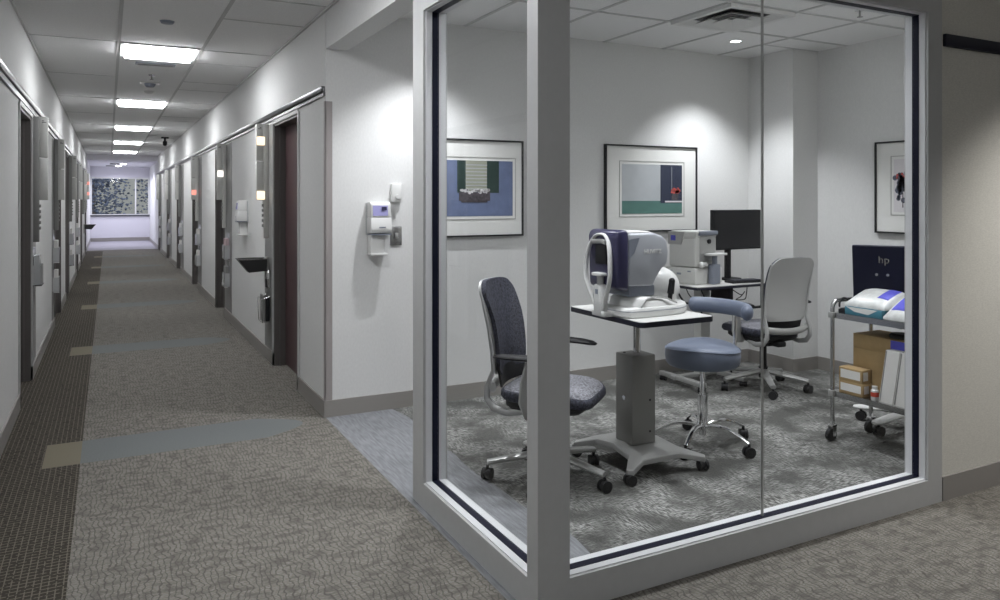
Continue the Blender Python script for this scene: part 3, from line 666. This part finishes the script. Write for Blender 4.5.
# stool
t = thing('clinic_stool', 'round blue-grey vinyl stool with curved torso bar and chrome base', 'stool', (3.115, 3.42, 0))
star(t, 5, [155, 65, -5, -75, -150], .30, 'chrome', .115, .075, .035, .017)
MB().cyl((0, 0, .10), (0, 0, .30), .030).cyl((0, 0, .06), (0, 0, .10), .02).build('column_sleeve', 'chrome', t); MB().cyl((0, 0, .30), (0, 0, .46), .016).build('column', 'chrome', t)
MB().box(-.08, .08, -.08, .08, .455, .47, bev=.004).build('seat_plate', 'black', t)
tmp = bmesh.new(); rings = []; N = 48
for zz, r in ((.47, .185), (.475, .20), (.49, .212), (.540, .218), (.572, .216), (.586, .207), (.593, .188), (.590, .09), (.588, .002)):
    ring = []
    for k in range(N):
        a = 2 * pi * k / N; dip = (.011 * cos(2 * (a - .7)) if zz > .5 else 0) * (r / .216) ** 2
        ring.append(tmp.verts.new((r * cos(a), r * sin(a), zz + dip)))
    rings.append(ring)
for A, Bq in zip(rings, rings[1:]):
    for k in range(N): tmp.faces.new((A[k], A[(k + 1) % N], Bq[(k + 1) % N], Bq[k]))
tmp.faces.new(rings[0][::-1]); tmp.faces.new(rings[-1]); bmesh.ops.recalc_face_normals(tmp, faces=tmp.faces); m = MB(); m._add(tmp)
seat = m.build('seat', 'vinyl', t, ang=60)
MB().tube([(.2165 * cos(2 * pi * k / 48), .2165 * sin(2 * pi * k / 48), .576 + .010 * cos(2 * (2 * pi * k / 48 - .7))) for k in range(48)], .0025, seg=6, closed=True).build('seam_piping', 'vinyl', seat)
arc = []; rad = []
A0, A1 = 66, -46
for k in range(23):
    u = .5 - .5 * cos(pi * k / 22); a = R(A0 + (A1 - A0) * u); rr = .262 if u < .85 else .262 - .12 * (u - .85)
    arc.append((rr * cos(a), rr * sin(a), .795 - .012 * u)); rad.append(.035 * max(.12, 1 - abs(2 * u - 1) ** 24) ** .5)
MB().tube(arc, .03, seg=14, up=(0, 0, 1), flat=1.35, rad=rad).build('torso_bar', 'vinyl', t, ang=70)
MB().tube([(.10, .0, .455), (.20, .0, .46), (.25, .0, .50), (.256, .0, .62), (.258, .0, .765)], .011, seg=12).build('torso_bar_post', 'chrome', t, ang=60)

# ------------------------------------------------------------------ instrument table with pewter pedestal
t = thing('instrument_table', 'white-topped instrument table with dark edge and pewter pedestal on casters', 'table', (2.57, 3.35, 0))
def rrect(x0, x1, y0, y1, r, n=6):
    P = []
    for cx, cy, a0 in ((x1 - r, y1 - r, 0), (x0 + r, y1 - r, 90), (x0 + r, y0 + r, 180), (x1 - r, y0 + r, 270)):
        for k in range(n + 1): a = R(a0 + 90 * k / n); P.append((cx + r * cos(a), cy + r * sin(a)))
    return P
MB().prism(rrect(-.24, .24, -.36, .30, .03), .812, .838, 'z').build('table_edge', 'band', t); MB().prism(rrect(-.236, .236, -.356, .296, .028), .836, .840, 'z').build('table_top', 'lam', t)
MB().box(-.12, .12, -.16, .12, .795, .812).build('top_bracket', 'black', t); MB().cyl((0, -.01, .58), (0, -.01, .80), .021).build('lift_tube', 'chrome', t)
ph = B(-.078, .078, -.075, .075, .125, .605, bev=.006).build('pedestal_housing', 'pewter', t)
m = MB().cyl((-.0795, .0, .37), (-.077, .0, .37), .012); m.build('round_badge', 'chrome', ph); MB().cyl((.04, -.077, .36), (.04, -.0745, .36), .006).cyl((.04, -.077, .19), (.04, -.0745, .19), .006).cyl((-.045, 0.04, .604), (-.045, .04, .608), .008).build('screw', 'black', ph)
# foot: waisted plate with four arms
foot = [(-.16, -.15), (-.245, -.245), (-.215, -.27), (-.12, -.225), (.12, -.225), (.255, -.27), (.28, -.24), (.17, -.15), (.15, 0), (.17, .15), (.28, .24), (.255, .27), (.12, .225), (-.12, .225), (-.215, .27), (-.245, .245), (-.16, .15), (-.15, 0)]
tmp = bmesh.new(); zt = lambda p: .128 - .05 * max(0, (math.hypot(*p) - .16) / .2)
A = [tmp.verts.new((p[0], p[1], zt(p))) for p in foot]; Bq = [tmp.verts.new((p[0], p[1], zt(p) - .03)) for p in foot]; n = len(foot)
tmp.faces.new(A); tmp.faces.new(Bq[::-1])
for i in range(n): tmp.faces.new((A[i], A[(i + 1) % n], Bq[(i + 1) % n], Bq[i]))
bmesh.ops.recalc_face_normals(tmp, faces=tmp.faces); bmesh.ops.bevel(tmp, geom=tmp.edges[:], offset=.004, segments=1, affect='EDGES'); bmesh.ops.triangulate(tmp, faces=[f for f in tmp.faces if len(f.verts) > 8])
m = MB(); m._add(tmp); ft = m.build('foot', 'silver', t, ang=30)
for x in (-.225, .255):
    for y in (-.25, .25):
        k = MB(); caster(k, x, y, .6 + x * 3, .028); k.build('caster', 'black', ft)

# auto refractor on that table (patient side faces -x)
t = thing('autorefractor', 'grey and violet autorefractor with white chin-rest loop on the nearer table', 'eye instrument', (2.34, 3.27, .8405), 0)
pl = [(-.02, -.12), (.03, -.175), (.33, -.16), (.42, -.12), (.49, -.03), (.49, .08), (.40, .15), (.03, .16), (-.02, .11)]
def slab(poly, levels):
    """stack of the same outline at (z, inset) levels"""
    tmp = bmesh.new(); cx = sum(p[0] for p in poly) / len(poly); cy = sum(p[1] for p in poly) / len(poly); rings = []
    fine = []
    for i, p in enumerate(poly):
        q = poly[(i + 1) % len(poly)]; o = poly[i - 1]
        for s_ in (.25, .0): fine.append((p[0] + ((o if s_ else q)[0] - p[0]) * .22, p[1] + ((o if s_ else q)[1] - p[1]) * .22))
    for z, k in levels: rings.append([tmp.verts.new((cx + (x - cx) * k, cy + (y - cy) * k, z if not callable(z) else z(x, y))) for x, y in fine])
    n = len(fine)
    for A, Bq in zip(rings, rings[1:]):
        for i in range(n): tmp.faces.new((A[i], A[(i + 1) % n], Bq[(i + 1) % n], Bq[i]))
    tmp.faces.new(rings[0][::-1]); tmp.faces.new(rings[-1]); bmesh.ops.recalc_face_normals(tmp, faces=tmp.faces); m = MB(); m._add(tmp); return m
rb = slab(pl, [(0, .95), (.006, .99), (.03, 1), (.044, .985), (.05, .96)]).build('base', 'white', t, ang=50)
slab(pl, [(.032, 1.002), (.035, 1.002)]).build('base_seam', 'grey', rb)
hump = lambda h: (lambda x, y: h * (1 - .55 * max(0, (x - .15) / .34)))
slab([(.04, -.15), (.30, -.14), (.44, -.05), (.44, .07), (.36, .12), (.04, .12)], [(.048, 1), (hump(.085), .97), (hump(.10), .90), (hump(.104), .8)]).build('stage_cover', 'white', t, ang=60)
MB().tube([(.09, -.152, .055), (.13, -.140, .088), (.19, -.135, .100), (.27, -.135, .088), (.34, -.13, .06)], .005, seg=6).build('trim_line', 'silver', rb)
MB().box(.05, .22, -.10, .10, .10, .16, bev=.01).build('stage', 'grey', t)
body = [(.03, .16), (.19, .155), (.215, .20), (.25, .245), (.285, .268), (.292, .33), (.284, .385), (.255, .415), (.20, .432), (.03, .432)]
bd = MB().prism(body, -.125, .115, 'y', bev=.014, seg=3).build('head_casing', 'bodygrey', t, ang=50)
MB().prism([(.03, .425), (.17, .425), (.22, .424), (.17, .442), (.03, .444)], -.108, .098, 'y', bev=.006).build('top_cover', 'white', bd, ang=50)
MB().prism([(.032, .40), (.10, .41), (.065, .33), (.032, .30)], -.1265, -.124, 'y').build('casing_facet', 'grey', bd)
text('HUVITZ', .032, 'white', bd, (.185, -.1255, .335), (R(90), 0, 0), 'brand_lettering', .0012, .0008)
MB().prism([(-.045, .15), (.032, .13), (.032, .44), (.01, .452), (-.04, .448), (-.055, .42), (-.05, .25)], -.130, .125, 'y', bev=.018, seg=3).build('face_shroud', 'purple', t, ang=50)
MB().box(-.060, -.045, -.05, .05, .27, .37, bev=.006).build('measuring_window', 'black', t)
MB().ball((.345, .035, .122), 1, 28, (.135, .10, .116)).build('rear_housing', 'white', t, ang=80)
MB().cyl((.315, -.105, .07), (.32, -.105, .11), .012).cyl((.32, -.105, .105), (.33, -.105, .170), .018, .016).ball((.33, -.105, .172), .017).build('joystick', 'black', t)
loop = []
for k in range(32):
    a = 2 * pi * k / 32; ca, sa = cos(a), sin(a); zz = .222 + .205 * ca
    wv = .112 if ca > 0 else .112 - .048 * min(1, -ca * 1.5) ** 1.5
    yy = wv * math.copysign(abs(sa) ** .75, sa)
    loop.append((-.052 - .025 * (1 - ca * ca), yy, zz))
MB().tube(loop, .007, seg=10, closed=True, up=(1, 0, 0), flat=2.0).build('headrest_loop', 'white', t, ang=70)
MB().tube([(-.068, -.06, .385), (-.052, 0, .390), (-.068, .06, .385)], .011, seg=8, up=(0, 0, 1), flat=1.2).build('forehead_rest', 'silver', t)
cr = MB().prism([(-.038, 0), (.034, 0), (.028, .165), (-.030, .165)], -.082, -.035, 'x', bev=.008).build('chin_rest_post', 'white', t, ang=50)
MB().cyl((-.058, 0, .16), (-.058, 0, .212), .019).build('chin_rest_stem', 'silver', t); MB().prism(rrect(-.095, -.03, -.042, .042, .02), .210, .226, 'z', bev=.004).build('chin_cup', 'white', t)
MB().box(-.0835, -.0815, -.012, .012, .115, .14).build('mark', 'grey', cr)
MB().prism(rrect(-.08, .03, -.06, .06, .02), 0, .028, 'z', bev=.006).build('chin_rest_foot', 'white', t)

# ------------------------------------------------------------------ computer table at the back
TX0, TX1, TY0, TY1 = 3.86, 4.56, 4.29, 4.86
t = thing('computer_table', 'dark-edged computer table against the back wall with grey column', 'table', (TX0, TY0, 0))
B(0, .70, 0, .57, .772, .792, bev=.004).build('table_edge', 'band', t); B(.004, .696, .004, .566, .79, .798).build('table_top', 'lam', t)
B(.30, .40, .30, .38, .06, .772, bev=.006).build('lift_column', 'cream', t)
m = MB().box(.05, .56, .32, .37, .04, .07, bev=.008).box(.06, .11, .02, .52, .04, .075, bev=.008).box(.48, .53, .02, .52, .04, .075, bev=.008); ft = m.build('foot', 'silver', t)
for x in (.085, .505):
    for y in (.05, .49): k = MB(); caster(k, x, y, .5, .02); k.build('caster', 'black', ft)
B(.685, .70, .02, .05, .60, .772).box(.53, .70, .02, .05, .60, .615).build('cable_frame', 'black', t)
B(.44, .49, .14, .34, .66, .772, bev=.004).build('power_brick_tray', 'black', t)
def cable(label, pts, m='black', r=.004, name='cable'):
    n = len(pts); P = [V(p) for p in pts]; out = []
    for i in range(n - 1):
        p0, p1, p2, p3 = P[max(0, i - 1)], P[i], P[i + 1], P[min(n - 1, i + 2)]
        for k in range(6):
            s = k / 6; out.append(.5 * ((2 * p1) + (-p0 + p2) * s + (2 * p0 - 5 * p1 + 4 * p2 - p3) * s * s + (-p0 + 3 * p1 - 3 * p2 + p3) * s ** 3))
    out.append(P[-1]); return tag(MB().tube(out, r, seg=6).build(name, m), label, 'cable', 'cables under the computer table')
cable('black cable looping under the left end of the computer table', [(3.89, 4.45, .775), (3.90, 4.42, .72), (3.93, 4.36, .68), (3.98, 4.36, .67), (4.02, 4.40, .71), (4.03, 4.45, .772)])
cable('black cable drooping from the middle of the computer table edge', [(3.95, 4.36, .772), (3.98, 4.34, .71), (4.05, 4.35, .70), (4.10, 4.40, .74), (4.10, 4.45, .772)])
cable('black cable bundle along the back left of the computer table', [(3.88, 4.56, .772), (3.92, 4.5, .66), (4.02, 4.46, .64), (4.05, 4.45, .55), (4.05, 4.45, .5)], r=.007)
cable('tangled black cable beside the tray under the right of the computer table', [(4.34, 4.45, .75), (4.40, 4.40, .70), (4.46, 4.42, .72), (4.44, 4.44, .68), (4.38, 4.43, .66), (4.46, 4.42, .66), (4.50, 4.44, .70), (4.53, 4.46, .772)])
t = thing('computer_monitor', 'black monitor standing on the computer table', 'monitor', (4.505, 4.56, .798), R(2))
B(-.265, .265, -.02, .02, .245, .565, bev=.005).build('housing', 'black', t); B(-.258, .258, -.0225, -.019, .258, .558).build('screen', 'screen', t)
B(-.085, -.03, .02, .045, .01, .42, bev=.005).build('stand_neck', 'black', t); MB().prism(rrect(-.13, .04, -.04, .10, .03), 0, .016, 'z', bev=.003).build('stand_base', 'black', t)
t = thing('keyboard', 'low black keyboard on the right of the computer table', 'keyboard', (4.405, 4.385, .798), R(-6))
B(-.135, .14, -.055, .052, 0, .018, bev=.004).build('keyboard_case', 'black', t)
m = MB()
for i in range(12):
    for j in range(4): m.box(-.12 + i * .0215, -.102 + i * .0215, -.05 + j * .024, -.03 + j * .024, .018, .024)
m.build('key', 'band', t)
# white tonometer (patient side faces +x)
t = thing('tonometer', 'white boxy eye instrument with chin rest on the computer table', 'eye instrument', (4.03, 4.57, .798), R(-78))
B(-.14, .14, -.12, .12, .0, .125, bev=.008).build('base_box', 'cream', t)
MB().box(-.125, .13, -.10, .17, .128, .36, bev=.018, seg=3).prism([(-.11, .34), (.12, .34), (.14, .40), (.13, .405), (-.10, .405), (-.125, .385)], -.10, .17, 'y', bev=.008).build('upper_casing', 'cream', t, ang=50)
MB().prism([(-.128, .30), (-.126, .40), (.03, .40), (.0, .30)], -.103, -.098, 'y').build('side_panel', 'silver', t)
MB().box(-.10, -.055, -.105, -.1025, .33, .37).build('violet_badge', 'bluelab', t)
MB().box(.128, .133, -.05, .15, .17, .37, bev=.002).build('patient_face', 'silver', t); MB().box(.10, .15, -.07, .165, .372, .405, bev=.006).build('brow_rest', 'grey', t); MB().cyl((.130, .06, .325), (.145, .06, .325), .018).build('lens', 'black', t)
MB().box(-.12, -.07, -.1215, -.119, .095, .101).box(-.03, .01, -.1215, -.119, .07, .085).box(.07, .10, -.1215, -.119, .095, .105).build('control_marks', 'grey', t); MB().cyl((-.10, -.119, .045), (-.10, -.128, .045), .015).build('power_knob', 'black', t)
MB().prism(rrect(.142, .20, .03, .13, .02), 0.0, .15, 'z', bev=.006).build('chin_rest_post', 'grey', t); MB().cyl((.175, .08, .14), (.175, .08, .22), .02).build('chin_rest_stem', 'grey', t)
MB().prism(rrect(.135, .235, -.02, .18, .03), .22, .235, 'z', bev=.003).build('chin_cup', 'white', t); MB().ball((.155, -.06, .15), .024).ball((.16, -.015, .15), .018).build('control_ball', 'white', t)
B(.10, .16, .135, .20, 0, .12, bev=.008).build('side_foot', 'white', t)

# ------------------------------------------------------------------ steel trolley and what it carries
CX0, CX1, CY0, CY1 = 3.86, 4.21, 2.46, 3.12
t = thing('steel_trolley', 'stainless steel two-shelf trolley on casters behind the right of the glazing', 'trolley', (CX0, CY0, 0))
W_, L_ = CX1 - CX0, CY1 - CY0
for z, nm in ((.765, 'upper_shelf'), (.295, 'lower_shelf')):
    m = B(0, W_, 0, L_, z, z + .006).box(0, .008, 0, L_, z - .028, z).box(W_ - .008, W_, 0, L_, z - .028, z).box(0, W_, 0, .008, z - .028, z).box(0, W_, L_ - .008, L_, z - .028, z); m.build(nm, 'steel', t)
for yy in (0, L_):
    m = MB(); P = [(0, yy, .12), (0, yy, .79)] if yy else [(0, yy, .12), (0, yy, .70)]
    for k in range(7): a = R(180 - 15 * k); P.append((.05 + .05 * cos(a), yy, .79 + .05 * sin(a)))
    for k in range(7): a = R(90 - 15 * k); P.append((W_ - .05 + .05 * cos(a), yy, .79 + .05 * sin(a)))
    P += [(W_, yy, .12)]; m.tube(P, .0125, seg=12, up=(0, 1, 0)); m.build('end_frame', 'steel', t, ang=60)
for x in (0, W_):
    for yy in (0, L_):
        for z in (.752, .285): B(x - .018, x + .018, yy - .018, yy + .018, z - .015, z + .02, bev=.004).build('corner_collar', 'silver', t)
        cs = MB().cyl((x, yy, .095), (x, yy, .125), .012).prism([(x - .02, .09), (x + .02, .10), (x + .012, .03), (x - .012, .03)], yy - .017, yy - .013, 'y').prism([(x - .02, .09), (x + .02, .10), (x + .012, .03), (x - .012, .03)], yy + .013, yy + .017, 'y').box(x - .02, x + .02, yy - .017, yy + .017, .088, .096).build('caster_fork', 'chrome', t)
        MB().cyl((x - .012, yy - .011, .038), (x - .012, yy + .011, .038), .038, seg=24).build('wheel', 'black', cs)
SH, SL = .771, .301
def carton(label, x0, x1, y0, y1, z0, z1, rz=0, labm=None, side=None):
    t = thing('cardboard_box', label, 'box', ((x0 + x1) / 2, (y0 + y1) / 2, z0), rz, 'boxes on the lower trolley shelf')
    a, b, h = (x1 - x0) / 2, (y1 - y0) / 2, z1 - z0
    B(-a, a, -b, b, 0, h, bev=.002).build('carton', 'card', t)
    if labm:
        m = B(-a - .0012, -a, -b + .012, b - .012, .018, h - .012); m.box(-a + .012, a - .03, -b - .0012, -b, .018, h - .012); m.build('label', labm, t)
    if side: B(-a - .0015, -a, -b - .0015, -b + .145, .004, h - .004).build('blue_panel', side, t)
    return t
carton('large brown carton on the lower trolley shelf, under the blue-ended box', 3.955, 4.19, 2.79, 3.05, SL, .565)
carton('brown box with a blue end lying on the large carton', 3.955, 4.19, 2.66, 3.05, .5655, .65, side='bluelab')
carton('small brown carton with white labels at the bottom of the front pair', 3.868, 3.95, 2.92, 3.08, SL, .375, labm='label')
carton('small white-labelled carton on top of the other small carton', 3.868, 3.95, 2.925, 3.08, .3755, .455, labm='label')
t = thing('medicine_bottle', 'small white bottle with a red label beside the small cartons', 'bottle', (3.895, 2.862, SL))
MB().lathe([(.001, 0), (.02, 0), (.021, .004), (.021, .055), (.014, .062), (.014, .066), (.001, .066)]).build('bottle_body', 'white', t); MB().lathe([(.0155, .062), (.0155, .078), (.001, .078), (.001, .062)]).build('cap', 'white', t); MB().lathe([(.0214, .02), (.0214, .045), (.0205, .045), (.0205, .02)], cap=False).build('red_label', 'red', t)
t = thing('ring_binder', 'white ring binder leaning on the lower trolley shelf', 'binder', (3.885, 2.70, SL), 0, 'white binders on the lower trolley shelf')
MB().prism([(.13, 0), (.045, 0), (-.0, .30), (.085, .30)], 0, .055, 'x').build('cover', 'label', t); MB().prism([(.125, .004), (.12, .004), (.078, .296), (.083, .296)], -.002, .05, 'x').build('page_edge', 'strip', t)
t = thing('ring_binder', 'white ring binder nearest the right of the frame on the lower trolley shelf', 'binder', (3.885, 2.62, SL), 0, 'white binders on the lower trolley shelf')
MB().prism([(.12, 0), (.0, 0), (-.04, .30), (.075, .30)], 0, .055, 'x').build('cover', 'label', t); MB().prism([(.115, .004), (.108, .004), (.066, .296), (.072, .296)], -.002, .05, 'x').build('page_edge', 'strip', t)
tag(MB().lathe([(.001, 0), (.05, 0), (.055, .006), (.055, .02), (.045, .03), (.001, .03)]).xf(M4.Translation((4.03, 2.80, .6505))).build('black_puck', 'black'), 'black round puck on top of the blue-ended box', 'puck')
# packets of wipes on the top shelf
def packet(label, x, y, z, lx, ly, h, rz, tilt=0, lab=(.25, .9, .1, .42)):
    t = thing('wipes_packet', label, 'packet', (x, y, z), rz, 'packets on the trolley top')
    def fn(s):
        def f(u, v):
            a, b = 2 * u - 1, 2 * v - 1; e = (1 - abs(a) ** 3) * (1 - abs(b) ** 3)
            return (a * lx / 2, b * ly / 2, (h * .3 + tilt * (a + 1) * .5) * (1 if s > 0 else .0) + (h * .5 * max(.0, e) ** .5 if s > 0 else .002))
        return f
    tmp = MB().grid(fn(1), 14, 14); tmp.grid(fn(-1), 14, 14)
    for (u0, v0, du, dv) in ((0, 0, 0, 1), (1, 0, 0, 1), (0, 0, 1, 0), (0, 1, 1, 0)): tmp.grid(lambda u, v: tuple(V(fn(1)(u0 + du * u, v0 + dv * u)) * (1 - v) + V(fn(-1)(u0 + du * u, v0 + dv * u)) * v), 14, 1)
    bmesh.ops.remove_doubles(tmp.bm, verts=tmp.bm.verts, dist=.0005); tmp.build('film', 'packet', t, ang=70)
    MB().grid(lambda u, v: tuple(V(fn(1)(lab[0] + (lab[1] - lab[0]) * u, lab[2] + (lab[3] - lab[2]) * v)) + V((0, 0, .0015))), 8, 8, .001, (0, 0, 1)).build('blue_label', 'bluelab', t, ang=70); return t
tt = thing('glove_box', 'teal and white flat carton on the near edge of the trolley top', 'box', (3.94, 2.93, SH))
B(-.065, .10, -.125, .115, 0, .045, bev=.002).build('carton', 'teal', tt); MB().prism([(-.10, .044), (.105, .044), (.05, .02), (-.04, .012)], -.0665, -.065, 'x').build('white_flash', 'label', tt)
packet('white packet with blue-violet label on the left of the trolley top', 3.985, 2.925, SH + .046, .20, .26, .05, 0, .075, (.30, .92, .08, .34))
packet('white packet with blue-violet label cut off by the right of the frame', 3.985, 2.70, SH, .22, .19, .06, 0, .11, (.15, .92, .22, .86))

# computer cart behind the trolley
t = thing('computer_cart', 'white-footed rolling computer cart behind the steel trolley', 'cart', (4.48, 3.05, 0), R(-20))
for a in (128, 48, -20, -95, 200):
    a = R(a); c, s = cos(a), sin(a)
    L = MB().tube([(c * .03, s * .03, .10), (c * .15, s * .15, .10), (c * .31, s * .31, .085), (c * .335, s * .335, .083)], .03, seg=12, up=(0, 0, 1), flat=.4, rad=[.04, .04, .034, .02]).build('leg', 'white', t, ang=60)
    k = MB(); caster(k, c * .29, s * .29, a, .03); k.build('caster', 'black', L)
MB().cyl((0, 0, .09), (0, 0, .66), .022).build('pole', 'white', t); B(-.16, .16, -.14, .14, .655, .68, bev=.006).build('work_tray', 'black', t)
B(-.15, -.02, -.12, .12, .68, .695, bev=.003).build('keyboard', 'black', t)
t = thing('computer_display', 'dark navy display seen from behind on the trolley top with a silver logo', 'monitor', (4.175, 2.875, SH), R(-61))
MB().prism([(-.27, .06), (-.27, .405), (.27, .405), (.27, .06)], -.018, .018, 'y').build('housing', 'gasket', t)
hs = t.children[0]
hs.rotation_euler = (R(9), 0, 0)
text('hp', .062, 'chrome', hs, (-.10, -.019, .325), (R(90), 0, 0), 'logo', .0008)
m = MB(); m.cyl((-.14, -.020, .235), (-.14, -.018, .235), .008).cyl((-.08, -.020, .235), (-.08, -.018, .235), .008); m.build('vent_mark', 'silver', hs)
B(-.04, .04, -.03, .0, .0, .16, bev=.004).build('stand_neck', 'black', t); B(-.09, .09, -.05, .04, 0, .012, bev=.003).build('stand_base', 'black', t)
t = thing('keyboard', 'black keyboard across the far end of the trolley top behind the packets', 'keyboard', (4.03, 3.078, SH))
B(-.14, .13, -.025, .025, 0, .022, bev=.003).build('keyboard_case', 'black', t); B(-.13, .12, -.02, .02, .022, .027, bev=.001).build('key', 'charcoal', t)
t = tag(MB().tube([(3.93 + .05 * cos(a), 3.085 + .01 * sin(a), SH + .034 + .05 * abs(sin(a))) for a in [R(20 * k) for k in range(10)]], .006, seg=8).build('handset_cord', 'black'), 'black coiled lead on the left end of the trolley top', 'cord')

# ------------------------------------------------------------------ outside the far window
struct(B(-12, 14, YFAR + .3, 60, -.6, -.5).build('ground', 'lawn'))
def tree(x, y, h, label):
    t = thing('tree', label, 'tree', (x, y, -.5), 0, 'trees outside the far window'); r_ = random.Random(int(x * 10))
    MB().cyl((0, 0, 0), (0, 0, h * .6), .16, .07).build('trunk', 'bark', t); m = MB()
    oc = [(1, 0, 0), (-1, 0, 0), (0, 1, 0), (0, -1, 0), (0, 0, 1), (0, 0, -1)]; of = [(0, 2, 4), (2, 1, 4), (1, 3, 4), (3, 0, 4), (2, 0, 5), (1, 2, 5), (3, 1, 5), (0, 3, 5)]
    for k in range(2600):
        a, b = r_.uniform(0, 2 * pi), r_.gauss(0, .33); rr = r_.uniform(.1, 1.5); q = r_.uniform(.02, .075)
        vs = [m.bm.verts.new((rr * cos(a) + x_ * q, rr * sin(a) + y_ * q, h * .55 + b * h * .8 + z_ * q * .7)) for x_, y_, z_ in oc]
        for f in of: m.bm.faces.new([vs[i] for i in f])
    m.build('crown', 'leaf', t)
tree(-.6, 36, 4.6, 'dark tree outside the left of the far window'); tree(2.5, 38, 4.8, 'blue-grey tree outside the right of the far window'); tree(-2.8, 39, 5.0, 'dark tree behind the left jamb of the far window')
t = thing('building', 'pale building with a sloping dark roof line outside the far window', 'building', (1.0, 48, -.5))
B(-5, 8, 0, 4, 0, 3.4).build('facade', 'ext', t); MB().prism([(-5.4, 3.3), (8.4, 4.6), (8.4, 4.8), (-5.4, 3.5)], -.3, 4.3, 'y').build('roof', 'roof', t)
